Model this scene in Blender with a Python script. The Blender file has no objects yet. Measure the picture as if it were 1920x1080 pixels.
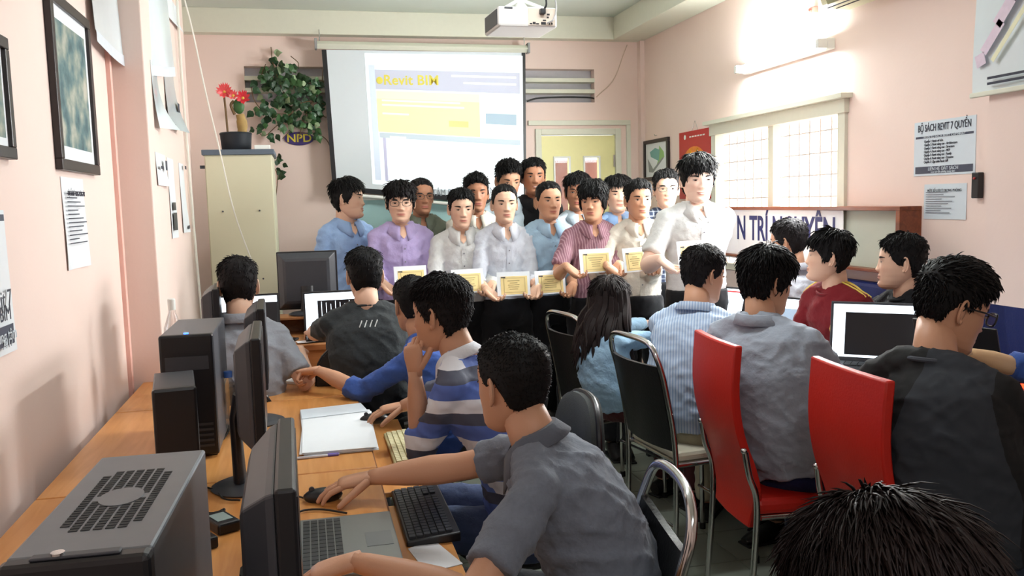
import bpy, bmesh, math, random
import numpy as np
from mathutils import Vector as V, Matrix, Euler
from mathutils.bvhtree import BVHTree
PI = math.pi
random.seed(7); RNG = np.random.default_rng(5)
scene = bpy.context.scene
COL = scene.collection
# ---------------------------------------------------------------- camera
CH, CF = 1.62, 1620.0
YAW, PITCH, ROLL = .232, .099, -.027
fwd = V((math.sin(YAW)*math.cos(PITCH), math.cos(YAW)*math.cos(PITCH), -math.sin(PITCH)))
rt0 = V((math.cos(YAW), -math.sin(YAW), 0)); up0 = rt0.cross(fwd)
rt = rt0*math.cos(ROLL) + up0*math.sin(ROLL); upv = up0*math.cos(ROLL) - rt0*math.sin(ROLL)
cam_d = bpy.data.cameras.new('camera'); cam = bpy.data.objects.new('camera', cam_d); COL.objects.link(cam)
cam.matrix_world = Matrix(((rt.x, upv.x, -fwd.x, 0), (rt.y, upv.y, -fwd.y, 0), (rt.z, upv.z, -fwd.z, CH), (0, 0, 0, 1)))
cam_d.sensor_width = 36; cam_d.lens = 36*CF/1920; cam_d.clip_start = .02
scene.camera = cam
def ray(px, py): return fwd + rt*((px-960)/CF) - upv*((py-540)/CF)
def atY(px, py, y): d = ray(px, py); d = d*(y/d.y); return V((d.x, d.y, d.z+CH))
def atX(px, py, x): d = ray(px, py); d = d*(x/d.x); return V((d.x, d.y, d.z+CH))
def atZ(px, py, z): d = ray(px, py); d = d*((z-CH)/d.z); return V((d.x, d.y, z))
def atD(px, py, k): d = ray(px, py)*k; return V((d.x, d.y, d.z+CH))
# ---------------------------------------------------------------- world, exposure, lights
scene.view_settings.view_transform = 'Standard'; scene.view_settings.look = 'None'
scene.view_settings.gamma = 1; scene.view_settings.use_curve_mapping = False
scene.view_settings.exposure = 0.42
w = bpy.data.worlds.new('world'); scene.world = w; w.use_nodes = True
bg = w.node_tree.nodes['Background']; bg.inputs[0].default_value = (.93, .96, 1, 1); bg.inputs[1].default_value = 2.6
def area(name, loc, rot, sx, sy, power, col=(1, 1, 1)):
    l = bpy.data.lights.new(name, 'AREA'); l.shape = 'RECTANGLE'; l.size = sx; l.size_y = sy; l.energy = power; l.color = col
    o = bpy.data.objects.new(name, l); COL.objects.link(o); o.location = loc; o.rotation_euler = rot
    return o
# tube light on the right wall above the window (its body is built below), window daylight, soft ceiling fill lamps added out of view
area('wall_tube_light', (2.66, 4.70, 2.42), (0, math.radians(75), 0), .06, .9, 22, (.93, 1, .97))
area('window_daylight', (2.60, 4.55, 1.78), (0, math.radians(80), 0), .5, 1.3, 42, (.95, .98, 1))
area('ceiling_tube_light', (.7, -.5, 2.9), (math.radians(18), 0, 0), 1.3, .3, 16, (.94, .98, 1))
area('ceiling_tube_light', (1.0, 3.4, 2.93), (0, 0, 0), 1.2, .1, 20, (.94, .98, 1))
# ---------------------------------------------------------------- materials
MATS = {}
def lin(c):
    return tuple(((x/255)/12.92 if x/255 <= .04045 else ((x/255+.055)/1.055)**2.4) for x in c)
def mat(name, rgb, rough=.6, metal=0, var=.06, scale=30, bump=0, emit=0, trans=0, coat=0, sheen=0, spec=None, alpha=1, bscale=None):
    """principled material with a noise-varied base colour and optional bump; rgb in 0..255 sRGB"""
    if name in MATS: return MATS[name]
    m = bpy.data.materials.new(name); m.use_nodes = True; nt = m.node_tree; b = nt.nodes['Principled BSDF']
    c = lin(rgb)
    b.inputs['Roughness'].default_value = rough; b.inputs['Metallic'].default_value = metal
    if spec is not None: b.inputs['Specular IOR Level'].default_value = spec
    if trans: b.inputs['Transmission Weight'].default_value = trans
    if coat: b.inputs['Coat Weight'].default_value = coat
    if sheen: b.inputs['Sheen Weight'].default_value = sheen
    if alpha < 1: b.inputs['Alpha'].default_value = alpha
    tc = nt.nodes.new('ShaderNodeTexCoord'); nz = nt.nodes.new('ShaderNodeTexNoise')
    nz.inputs['Scale'].default_value = scale; nz.inputs['Detail'].default_value = 3
    nt.links.new(tc.outputs['Object'], nz.inputs['Vector'])
    rmp = nt.nodes.new('ShaderNodeMix'); rmp.data_type = 'RGBA'
    rmp.inputs[6].default_value = tuple(x*(1-var) for x in c)+(1,); rmp.inputs[7].default_value = tuple(min(1, x*(1+var)) for x in c)+(1,)
    nt.links.new(nz.outputs[0], rmp.inputs[0]); nt.links.new(rmp.outputs[2], b.inputs['Base Color'])
    if emit:
        b.inputs['Emission Strength'].default_value = emit; nt.links.new(rmp.outputs[2], b.inputs['Emission Color'])
    if bump:
        n2 = nt.nodes.new('ShaderNodeTexNoise'); n2.inputs['Scale'].default_value = bscale or scale*4; n2.inputs['Detail'].default_value = 4
        nt.links.new(tc.outputs['Object'], n2.inputs['Vector'])
        bp = nt.nodes.new('ShaderNodeBump'); bp.inputs['Strength'].default_value = bump; bp.inputs['Distance'].default_value = .01
        nt.links.new(n2.outputs[0], bp.inputs['Height']); nt.links.new(bp.outputs[0], b.inputs['Normal'])
    MATS[name] = m
    return m
def nodes_of(m): nt = m.node_tree; return nt, nt.nodes['Principled BSDF']
def axis_pattern(name, base, fn, rough=.8):
    """material whose base colour is built by fn(nt, sep_xyz, lookup) returning a colour socket"""
    if name in MATS: return MATS[name]
    m = bpy.data.materials.new(name); m.use_nodes = True; nt, b = nodes_of(m); b.inputs['Roughness'].default_value = rough
    tc = nt.nodes.new('ShaderNodeTexCoord'); sp = nt.nodes.new('ShaderNodeSeparateXYZ'); nt.links.new(tc.outputs['Object'], sp.inputs[0])
    nt.links.new(fn(nt, sp, tc), b.inputs['Base Color']); MATS[name] = m
    return m
def math_node(nt, op, a, b=None):
    n = nt.nodes.new('ShaderNodeMath'); n.operation = op
    for i, v in enumerate((a, b)):
        if v is None: continue
        if isinstance(v, (int, float)): n.inputs[i].default_value = v
        else: nt.links.new(v, n.inputs[i])
    return n.outputs[0]
def mix_node(nt, f, a, b):
    n = nt.nodes.new('ShaderNodeMix'); n.data_type = 'RGBA'
    for i, v in ((0, f), (6, a), (7, b)):
        if isinstance(v, tuple): n.inputs[i].default_value = lin(v)+(1,)
        elif isinstance(v, (int, float)): n.inputs[i].default_value = v
        else: nt.links.new(v, n.inputs[i])
    return n.outputs[2]
def stripes(nt, s, freq, duty):
    return math_node(nt, 'LESS_THAN', math_node(nt, 'FRACT', math_node(nt, 'MULTIPLY', s, freq)), duty)
def wood(name, c1, c2, axis=1, rough=.42):
    if name in MATS: return MATS[name]
    m = bpy.data.materials.new(name); m.use_nodes = True; nt, b = nodes_of(m); b.inputs['Roughness'].default_value = rough
    tc = nt.nodes.new('ShaderNodeTexCoord'); mp = nt.nodes.new('ShaderNodeMapping')
    sc = [14, 14, 14]; sc[axis] = 1.4; mp.inputs['Scale'].default_value = sc
    nz = nt.nodes.new('ShaderNodeTexNoise'); nz.inputs['Scale'].default_value = 2.2; nz.inputs['Detail'].default_value = 6; nz.inputs['Distortion'].default_value = .8
    nt.links.new(tc.outputs['Object'], mp.inputs[0]); nt.links.new(mp.outputs[0], nz.inputs['Vector'])
    nt.links.new(mix_node(nt, math_node(nt, 'MULTIPLY', math_node(nt, 'SUBTRACT', nz.outputs[0], .3), 2.2), c1, c2), b.inputs['Base Color'])
    MATS[name] = m; return m
PINK = mat('pink_wall_paint', (240, 217, 207), .75, var=.03, scale=3, bump=.05, bscale=60)
CREAM = mat('cream_trim_paint', (222, 222, 205), .6, var=.03)
CEIL = mat('ceiling_paint', (216, 224, 214), .8, var=.03, scale=2)
WHITE = mat('white_paint', (238, 240, 236), .6, var=.02)
PAPER = mat('white_paper', (232, 236, 240), .7, var=.02)
INK = mat('printed_ink', (60, 62, 74), .7, var=.05)
NAVY = mat('navy_ink', (28, 28, 96), .5)
BLACKP = mat('black_plastic', (20, 20, 24), .38, var=.1)
DGREY = mat('dark_grey_plastic', (58, 60, 66), .42, var=.08)
CHROME = mat('chrome', (205, 205, 205), .16, metal=1, var=.02)
STEELM = mat('brushed_dark_metal', (120, 124, 130), .4, metal=.75, var=.08)
GLASS = mat('clear_glass', (235, 242, 245), .05, trans=.9, alpha=.35)
RUBBER = mat('black_rubber', (16, 16, 18), .6)
# ---------------------------------------------------------------- mesh helpers
class MB:
    def __init__(s): s.v = []; s.f = []; s.m = []
    def add(s, vs, fs, mi=0):
        k = len(s.v); s.v += [tuple(a) for a in vs]; s.f += [tuple(i+k for i in f) for f in fs]; s.m += [mi]*len(fs); return s
    def box(s, c, size, rot=None, mi=0):
        hx, hy, hz = [a/2 for a in size]
        vs = [V((x, y, z)) for x in (-hx, hx) for y in (-hy, hy) for z in (-hz, hz)]
        if rot is not None:
            R = rot if isinstance(rot, Matrix) else Euler(rot).to_matrix(); vs = [R @ a for a in vs]
        return s.add([a+V(c) for a in vs], [(0, 1, 3, 2), (4, 6, 7, 5), (0, 4, 5, 1), (2, 3, 7, 6), (0, 2, 6, 4), (1, 5, 7, 3)], mi)
    def bb(s, a, b, mi=0):
        return s.box([(a[i]+b[i])/2 for i in range(3)], [abs(b[i]-a[i]) for i in range(3)], None, mi)
    def tube(s, pts, r, n=8, mi=0, closed=False, round_ends=False, flat=1.0, ref=None, power=1.0):
        pts = [V(p) for p in pts]; k = len(pts)
        rs = list(r) if isinstance(r, (list, tuple)) else [r]*k
        if round_ends and not closed:
            d0 = (pts[0]-pts[1]).normalized(); d1 = (pts[-1]-pts[-2]).normalized(); r0, r1 = rs[0], rs[-1]
            r0 = r0[0] if isinstance(r0, tuple) else r0; r1 = r1[0] if isinstance(r1, tuple) else r1
            sc = lambda q, t: (q[0]*t, q[1]*t) if isinstance(q, tuple) else q*t
            pts = [pts[0]+d0*r0*.95, pts[0]+d0*r0*.6]+pts+[pts[-1]+d1*r1*.6, pts[-1]+d1*r1*.95]
            rs = [sc(rs[0], .3), sc(rs[0], .8)]+rs+[sc(rs[-1], .8), sc(rs[-1], .3)]; k = len(pts)
        vs = []; prev = None
        for i, p in enumerate(pts):
            a = pts[(i-1) % k] if (closed or i > 0) else p; b = pts[(i+1) % k] if (closed or i < k-1) else p
            t = (b-a).normalized()
            if prev is None:
                u = V(ref) if ref is not None else (V((0, 0, 1)) if abs(t.z) < .9 else V((1, 0, 0)))
            else: u = prev
            u = (u - t*u.dot(t)); u = u.normalized() if u.length > 1e-6 else t.orthogonal().normalized()
            prev = u; w_ = t.cross(u)
            ru, rw = rs[i] if isinstance(rs[i], tuple) else (rs[i], rs[i]*flat)
            for j in range(n):
                an = 2*PI*j/n; cu, cw = math.cos(an), math.sin(an)
                if power != 1: cu = math.copysign(abs(cu)**power, cu); cw = math.copysign(abs(cw)**power, cw)
                vs.append(p + u*(ru*cu) + w_*(rw*cw))
        fs = []
        for i in range(k if closed else k-1):
            i2 = (i+1) % k
            for j in range(n):
                j2 = (j+1) % n; fs.append((i*n+j, i2*n+j, i2*n+j2, i*n+j2))
        if not closed: fs.append(tuple(range(n))); fs.append(tuple((k-1)*n+j for j in reversed(range(n))))
        return s.add(vs, [tuple(reversed(f)) for f in fs], mi)
    def cyl(s, a, b, r, n=16, mi=0, r2=None): return s.tube([a, b], [r, r if r2 is None else r2], n, mi)
    def ball(s, c, r, n=12, m=8, mi=0, rot=None):
        rx, ry, rz = (r, r, r) if isinstance(r, (int, float)) else r
        vs = [V((0, 0, rz))]
        for i in range(1, m):
            for j in range(n):
                t = PI*i/m; p = 2*PI*j/n; vs.append(V((rx*math.sin(t)*math.cos(p), ry*math.sin(t)*math.sin(p), rz*math.cos(t))))
        vs.append(V((0, 0, -rz))); fs = []
        for j in range(n): fs.append((0, 1+j, 1+(j+1) % n))
        for i in range(m-2):
            for j in range(n): a = 1+i*n+j; b = 1+i*n+(j+1) % n; fs.append((a, a+n, b+n, b))
        k = len(vs)-1
        for j in range(n): fs.append((k, k-n+(j+1) % n, k-n+j))
        if rot is not None: vs = [rot @ a for a in vs]
        return s.add([a+V(c) for a in vs], fs, mi)
    def prism(s, poly, a, b, plane='xz', mi=0):
        """extrude a 2-d outline between offsets a and b along the third axis"""
        n = len(poly)
        P = {'xz': lambda p, t: (p[0], t, p[1]), 'xy': lambda p, t: (p[0], p[1], t), 'yz': lambda p, t: (t, p[0], p[1])}[plane]
        vs = [P(p, a) for p in poly]+[P(p, b) for p in poly]
        fs = [tuple(range(n)), tuple(reversed(range(n, 2*n)))]+[(i, n+i, n+(i+1) % n, (i+1) % n) for i in range(n)]
        return s.add(vs, fs, mi)
    def lathe(s, prof, n=24, c=(0, 0, 0), mi=0):
        c = V(c); vs = [c+V((r*math.cos(2*PI*j/n), r*math.sin(2*PI*j/n), z)) for r, z in prof for j in range(n)]
        fs = [(i*n+j, i*n+(j+1) % n, (i+1)*n+(j+1) % n, (i+1)*n+j) for i in range(len(prof)-1) for j in range(n)]
        fs.append(tuple(reversed(range(n)))); k = (len(prof)-1)*n; fs.append(tuple(k+j for j in range(n)))
        return s.add(vs, fs, mi)
    def mesh(s, name, mats):
        me = bpy.data.meshes.new(name); me.from_pydata(s.v, [], s.f)
        for m_ in (mats if isinstance(mats, (list, tuple)) else [mats]): me.materials.append(m_)
        me.polygons.foreach_set('material_index', s.m)
        bm = bmesh.new(); bm.from_mesh(me); bmesh.ops.recalc_face_normals(bm, faces=bm.faces); bm.to_mesh(me); bm.free()
        me.update(); return me
    def build(s, name, mats, parent=None, smooth=False, bev=0, loc=None, rot=None, label=None):
        o = bpy.data.objects.new(name, s.mesh(name, mats)); COL.objects.link(o)
        if parent is not None: o.parent = parent
        if smooth: smooth_auto(o.data)
        if bev:
            b = o.modifiers.new('bevel', 'BEVEL'); b.width = bev; b.segments = 2; b.limit_method = 'ANGLE'
        if loc is not None: o.location = loc
        if rot is not None: o.rotation_euler = rot
        if label: o['label'] = label
        return o
def smooth_auto(me, ang=40):
    me.polygons.foreach_set('use_smooth', [True]*len(me.polygons))
    bm = bmesh.new(); bm.from_mesh(me); lim = math.radians(ang)
    for e in bm.edges:
        if len(e.link_faces) == 2 and e.calc_face_angle(0) > lim: e.smooth = False
    bm.to_mesh(me); bm.free()
def thing(name, label, cat, loc=(0, 0, 0), rz=0, group=None, rot=None):
    o = bpy.data.objects.new(name, None); COL.objects.link(o); o.empty_display_size = .1
    o.location = loc; o.rotation_euler = rot if rot is not None else (0, 0, rz)
    o['label'] = label; o['category'] = cat
    if group: o['group'] = group
    return o
def tag(o, label, cat, group=None):
    o['label'] = label; o['category'] = cat
    if group: o['group'] = group
    return o
def struct(o): o['kind'] = 'structure'; return o
def text(body, size, mt, parent, loc, rot=(PI/2, 0, 0), name='lettering', align='CENTER', ext=.0006, sx=1, bold=0, shear=0, space=1, fit=0):
    c = bpy.data.curves.new(name, 'FONT'); c.body = body; c.size = size; c.align_x = align; c.align_y = 'CENTER'; c.extrude = ext
    c.resolution_u = 3; c.offset = bold; c.shear = shear; c.space_character = space
    t = bpy.data.objects.new('tmp', c); me = bpy.data.meshes.new_from_object(t); me.name = name; bpy.data.objects.remove(t)
    me.materials.clear(); me.materials.append(mt)
    o = bpy.data.objects.new(name, me); COL.objects.link(o); o.parent = parent; o.location = loc; o.rotation_euler = rot
    if fit:
        xs = [v_.co.x for v_ in me.vertices]; sx = fit/max(1e-4, max(xs)-min(xs))
    o.scale = (sx, 1, 1); return o
def smoothcurve(pts, n=8):
    """Catmull-Rom through the points"""
    P = [V(p) for p in pts]; P = [P[0]*2-P[1]]+P+[P[-1]*2-P[-2]]; out = []
    for i in range(1, len(P)-2):
        for k in range(n):
            t = k/n; a, b, c, d = P[i-1], P[i], P[i+1], P[i+2]
            out.append(.5*((2*b)+(-a+c)*t+(2*a-5*b+4*c-d)*t*t+(-a+3*b-3*c+d)*t**3))
    out.append(P[-2]); return out
def hole_wall(mb, u0, u1, z0, z1, holes, put):
    """boxes that fill a rectangle except the holes; put(ua, za, ub, zb) adds one"""
    us = sorted({u0, u1, *[h[0] for h in holes], *[h[2] for h in holes]}); us = [u for u in us if u0 <= u <= u1]
    for a, b in zip(us[:-1], us[1:]):
        cuts = sorted((h[1], h[3]) for h in holes if h[0] < b-1e-6 and h[2] > a+1e-6); z = z0
        for c, d in cuts:
            if c > z: put(a, z, b, c)
            z = max(z, d)
        if z < z1: put(a, z, b, z1)
def sst(a, b, x): t = np.clip((x-a)/(b-a), 0, 1); return t*t*(3-2*t)
# ================================================================ the room
D, XR, XL, XP = 7.0, 2.83, -.85, -.70
ZB, ZC, YB = 2.934, 3.115, -1.6
def wallframe(side, px, py):
    """root placement for something on a wall: local x to the viewer's right, y into the wall"""
    if side == 'back': return atY(px, py, D), 0
    if side == 'right': return atX(px, py, XR), -PI/2
    return atX(px, py, XL), PI/2
def flat_on(side, a, b, plane=None):
    """pixel corners a (top left), b (bottom right) -> centre, width, height, rotz on that wall"""
    if side == 'back': y = plane or D; p, q = atY(*a, y), atY(*b, y); return (p+q)/2, abs(q.x-p.x), abs(p.z-q.z), 0
    x = plane if plane is not None else (XR if side == 'right' else XL); p, q = atX(*a, x), atX(*b, x)
    return (p+q)/2, abs(q.y-p.y), abs(p.z-q.z), (-PI/2 if side == 'right' else PI/2)
# floor: slab of grout and laid tiles
fl = struct(MB().bb((XL-.1, YB, -.06), (XR+.1, D+.1, -.006)).build('floor', mat('tile_grout', (70, 72, 66), .8)))
TW = .333
tile_me = MB().bb((0, 0, -.01), (TW-.006, TW-.006, 0)).mesh('tile', mat('floor_tile_grey', (128, 134, 122), .38, var=.14, scale=5, bump=.04))
ny = int((D-(.4))/TW)+1; nx = int((XR-XL)/TW)+1; cnt = 0
for i in range(nx):
    for j in range(ny):
        o = bpy.data.objects.new('tile', tile_me); COL.objects.link(o); o.parent = fl
        o.location = (XL+i*TW, .4+j*TW, 0); cnt += 1
struct(MB().bb((XL-.1, YB, ZC), (XR+.1, D+.1, ZC+.1)).build('ceiling', CEIL))
# back wall with two louvre niches
va, vb = atY(457, 124, D), atY(1115, 192, D)
NZ0, NZ1 = vb.z, va.z
w1 = MB()
nl = (va.x, NZ0, va.x+.62, NZ1); nr = (vb.x-.95, NZ0, vb.x, NZ1)
dl, dr = atY(1003, 242, D), atY(1163, 242, D)
door_hole = (dl.x, 0, dr.x, dl.z)
hole_wall(w1, XL-.1, XR+.1, 0, ZC, [nl, nr, door_hole], lambda a, z0, b, z1: w1.bb((a, D, z0), (b, D+.14, z1)))
wb = struct(w1.build('wall_back', PINK))
for (a, z0, b, z1) in (nl, nr):
    MB().bb((a-.02, D+.09, z0-.02), (b+.02, D+.13, z1+.02)).build('niche_back', mat('niche_lilac_grey', (196, 194, 200), .8), wb)
    H3 = (z1-z0)
    for k in (1, 2):
        zc = z0+H3*k/3
        MB().bb((a, D-.012, zc-.016), (b, D+.09, zc+.016)).build('slat', CREAM, wb)
struct(MB().bb((dr.x+.16, D-.07, 0), (XR, D, ZB)).build('trim_5', PINK))
# beams
struct(MB().bb((XL, D-.10, ZB), (XR, D+.02, ZC)).build('trim_1', CREAM, bev=.004))
struct(MB().bb((XR-.28, YB, ZB), (XR, D-.10, ZC)).build('trim_2', CREAM, bev=.004))
# left wall, its pillar and the far stretch
struct(MB().bb((XL-.12, YB, 0), (XL, D+.1, ZC)).build('wall_left', PINK))
struct(MB().bb((XL, 4.42, 0), (XP, 6.0, ZC)).build('trim_3', PINK, bev=.006))
struct(MB().bb((XL, 4.33, 0), (XL+.018, 4.37, ZC)).build('trim_4', mat('painted_trunking', (240, 190, 178), .6)))
# right wall with the grilled window
wt, wbz = atX(1340, 240, XR), atX(1586, 190, XR)
WY0, WY1, WZ1, WZ0 = wbz.y, wt.y, wt.z-.01, 1.12
w2 = MB()
hole_wall(w2, YB, D+.1, 0, ZC, [(WY0, WZ0, WY1, WZ1)], lambda a, z0, b, z1: w2.bb((XR, a, z0), (XR+.14, b, z1)))
struct(w2.build('wall_right', PINK))
pe = atX(1852, 300, XR-.1).y
struct(MB().bb((XR-.1, YB, 0), (XR, pe, ZB)).build('trim_6', PINK))
struct(MB().bb((XL-.1, YB-.1, 0), (XR+.1, YB, ZC)).build('wall_rear', PINK))
# window
win = thing('window_1', 'white framed window with a square metal grille above the board', 'window', (XR, (WY0+WY1)/2, (WZ0+WZ1)/2), -PI/2); win['kind'] = 'structure'
WW, WH = WY1-WY0, WZ1-WZ0
fm = MB(); t = .045
fm.bb((-WW/2-.03, -.03, WH/2-t), (WW/2+.03, .05, WH/2+.03)); fm.bb((-WW/2, -.02, -WH/2), (WW/2, .05, -WH/2+t))
fm.bb((-WW/2-.02, -.02, -WH/2), (-WW/2+t, .05, WH/2)); fm.bb((WW/2-t, -.02, -WH/2), (WW/2+.02, .05, WH/2))
fm.build('window_frame', CREAM, win, bev=.003)
MB().bb((-.03, -.005, -WH/2), (.03, .045, WH/2)).build('mullion', CREAM, win)
MB().bb((-WW/2-.05, -.07, WH/2+.03), (WW/2+.06, 0, WH/2+.055)).build('window_ledge', CREAM, win)
gm = mat('grille_paint', (205, 200, 196), .5)
for k in range(13):
    x = -WW/2+.05+(WW-.1)*(k+.5)/13
    MB().cyl((x, .06, -WH/2), (x, .06, WH/2), .0045, 6).build('grille_bar', gm, win)
for k in range(7):
    z = -WH/2+.05+(WH-.1)*(k+.5)/7
    MB().cyl((-WW/2, .066, z), (WW/2, .066, z), .0045, 6).build('grille_bar', gm, win)
for sx in (-1, 1):
    g_ = MB().bb((min(0, sx*WW/2), .085, -WH/2), (max(0, sx*WW/2), .089, WH/2)).build('pane', mat('frosted_pane', (250, 250, 250), .3, trans=.85, alpha=.45), win)
# wall of the neighbouring house outside; its daylight is put in as glow
nb = MB().bb((XR+1.6, 2.5, 0), (XR+1.75, 9.5, 4.2)).build('neighbour_house_wall', mat('neighbour_wall_glow', (245, 232, 222), .8, var=.05, emit=4)); struct(nb)
# door
dw, dh = dr.x-dl.x, dl.z
dm = MB(); f = .05
dm.bb((-dw/2, -.02, 0), (-dw/2+f, .06, dh)); dm.bb((dw/2-f, -.02, 0), (dw/2, .06, dh)); dm.bb((-dw/2+f, -.02, dh-f), (dw/2-f, .06, dh))
door = thing('door_1', 'pale yellow double slit door in a cream frame behind the group', 'door', ((dl.x+dr.x)/2, D, 0)); door['kind'] = 'structure'
dm.build('door_frame', CREAM, door, bev=.004)
of = MB(); ow = .085
ot = atY(1100, 226, D).z
of.bb((-dw/2-.06, -.025, ot-.04), (dw/2+ow, 0, ot)); of.bb((dw/2+ow-.035, -.025, 0), (dw/2+ow, 0, ot-.04))
of.build('door_surround', CREAM, door, bev=.003)
YEL = mat('yellow_door_paint', (238, 232, 168), .5, var=.03)
g1a, g1b = atY(1041, 297, D).x, atY(1067, 297, D).x; g2a, g2b = atY(1097, 293, D).x, atY(1123, 293, D).x
gz = atY(1080, 296, D).z; xc = (dl.x+dr.x)/2
lf = MB(); hs = [(g1a-xc, gz-.75, g1b-xc, gz), (g2a-xc, gz-.75, g2b-xc, gz)]
hole_wall(lf, -dw/2+f, dw/2-f, .01, dh-f-.005, hs, lambda a, z0, b, z1: lf.bb((a, .01, z0), (b, .05, z1)))
leaf = lf.build('door_leaf', YEL, door)
for (a, z0, b, z1) in hs:
    m = MB(); e = .014
    m.bb((a-e, 0, z0-e), (a, .01, z1+e)); m.bb((b, 0, z0-e), (b+e, .01, z1+e)); m.bb((a, 0, z1), (b, .01, z1+e)); m.bb((a, 0, z0-e), (b, .01, z0))
    m.build('slit_trim', WHITE, leaf)
    MB().bb((a, .025, z0), (b, .029, z1)).build('pane', GLASS, leaf)
MB().cyl((dw/2-f-.01, 0, gz-.08), (dw/2-f-.01, 0, gz+.02), .008, 8).build('hinge', CHROME, door)
# what stands outside the slit door: a reddish door leaf and a grille
rd = MB().bb((-.3, 0, 0), (.9, .03, 2.0)).build('neighbouring_door_panel', wood('reddish_wood', (74, 34, 24), (110, 60, 42), 2), loc=(2.15, D+.9, 0)); struct(rd)
# ---------------------------------------------------------------- skirtings
sk = mat('skirting', (180, 150, 140), .5)
struct(MB().bb((XR-.015, pe, 0), (XR, D, .1)).build('baseboard_right', sk)); struct(MB().bb((XL, D-.015, 0), (dl.x, D, .1)).build('baseboard_back', sk))
# ================================================================ things on the back wall
# projection screen (hangs askew: the lower bar drops to the right)
SY = D-.14
p0, p1, q0, q1 = atY(603, 93, SY), atY(985, 99, SY), atY(624, 357, SY), atY(987, 388, SY)
scr = thing('projection_screen', 'white pull-down projection screen with black borders showing a web page', 'screen', (p0.x, SY, p0.z))
def L(p): return p - V((p0.x, SY, p0.z))
def quad(mb, a, b, c, d, th=.002, mi=0):
    off = V((0, th, 0)); vs = [a, b, c, d, a+off, b+off, c+off, d+off]
    return mb.add(vs, [(0, 1, 2, 3), (7, 6, 5, 4), (0, 4, 5, 1), (1, 5, 6, 2), (2, 6, 7, 3), (3, 7, 4, 0)], mi)
A, B_, C_, E_ = V((0, 0, 0)), L(p1), L(q1), L(q0)
def uv(u, v, y=0): p = A.lerp(B_, u).lerp(E_.lerp(C_, u), v); return V((p.x, p.y+y, p.z))
def strip(mb, u0, v0, u1, v1, y=-.001, th=.001, mi=0): return quad(mb, uv(u0, v0, y), uv(u1, v0, y), uv(u1, v1, y), uv(u0, v1, y), th, mi)
FAB = mat('screen_fabric', (222, 230, 236), .8, var=.01, emit=.0)
strip(MB(), 0, 0, 1, 1, 0, .003).build('fabric', FAB, scr)
bm_ = MB(); bl = .022
strip(bm_, 0, 0, bl, 1, -.002, .001); strip(bm_, 1-bl*.9, 0, 1, 1, -.002, .001); strip(bm_, 0, .965, 1, 1, -.002, .001)
bm_.build('black_border', BLACKP, scr)
MB().tube([uv(-.02, 1.02), uv(1.02, 1.025)], .014, 10).build('bottom_bar', WHITE, scr, smooth=True)
hs0, hs1 = L(atY(592, 84, SY)), L(atY(990, 92, SY))
MB().tube([hs0, hs1], .032, 4, flat=1).build('housing', CREAM, scr, bev=.006)
for e in (hs0, hs1): MB().box(e+V((0, 0, .005)), (.018, .075, .08)).build('end_cap', mat('grey_cap', (150, 150, 150), .5), scr, bev=.003)
for e in (hs0+V((.03, 0, .03)), hs1-V((.03, 0, -.03))): MB().tube([e, e+V((0, 0, .05)), e+V((.0, .04, .09))], .004, 6).build('hook', CHROME, scr)
# the projected page: each coloured field is thin flat print on the fabric
def field(n, col, u0, v0, u1, v1, y, e=.75):
    return strip(MB(), u0, v0, u1, v1, y, .0006).build(n, mat(n+'_light', col, .8, var=.005, emit=e), scr)
field('projected_page', (236, 243, 247), .20, .02, .985, .93, -.003, .35)
field('projected_toolbar', (214, 226, 244), .215, .10, .245, .90, -.0035, .2)
field('projected_header', (204, 208, 226), .245, .13, .97, .265, -.004, .12)
field('projected_banner_top', (248, 218, 200), .245, .275, .76, .33, -.004, .3)
field('projected_banner_low', (248, 240, 190), .245, .33, .76, .56, -.004, .12)
field('projected_photo', (232, 238, 242), .765, .275, .975, .535, -.004, .35)
field('projected_roofs', (178, 200, 216), .79, .40, .95, .47, -.0046, .1)
field('projected_menu_bar', (202, 216, 226), .25, .565, .97, .60, -.004, .12)
field('projected_button', (250, 190, 130), .60, .46, .70, .50, -.0046, .5)
field('projected_sidebar', (206, 206, 232), .265, .60, .28, .90, -.0042, .1)
lm = MB()
for k, (u0, v0, u1) in enumerate([(.27, .335, .66), (.27, .365, .68), (.27, .425, .40), (.62, .155, .95), (.68, .20, .95), (.3, .585, .38)]): strip(lm, u0, v0, u1, v0+.012, -.0049, .0004)
lm.build('projected_text_lines', mat('projected_text_light', (250, 248, 226), .8, emit=.3), scr)
slope = math.atan2((B_-A).z, (B_-A).x)
YT = mat('projected_yellow', (226, 214, 96), .8, emit=.1)
text('Revit BIM', .105, YT, scr, uv(.42, .20, -.006), (PI/2, -slope, 0), bold=.002, space=1.05)
MB().ball(uv(.265, .205, -.006), (.026, .002, .028), 12, 6).build('projected_logo_pear', YT, scr)
text('TRUNG TÂM REVIT NGUYỄN', .075, mat('faint_grey_show_through', (150, 158, 166), .8), scr, uv(.60, .945, -.0055), (PI/2, -slope-.02, 0), sx=.72)  # letters behind, showing through the fabric, put in as faint grey colour
# teal banner board behind the group
c, w_, h_, rz = flat_on('back', (636, 372), (1008, 640), D-.03)
bd = thing('backdrop_board', 'pale teal backdrop board behind the standing group below the screen', 'board', (c.x, D-.03, c.z), 0)
MB().bb((-w_/2, 0, -h_/2), (w_/2, .02, h_/2)).build('panel', mat('pale_teal', (172, 212, 214), .55, var=.03), bd, bev=.003)
MB().bb((-w_/2, -.006, h_/2-.02), (w_/2, .0, h_/2)).build('top_rail', WHITE, bd)
fw = MB()
for k in range(9):
    a = k*2*PI/9; fw.tube([V((-.52, -.004, .12)), V((-.52+.1*math.cos(a), -.005, .12+.12*math.sin(a)))], [.012, .002], 5, flat=.2)
fw.build('painted_blossom', WHITE, bd)
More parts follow.
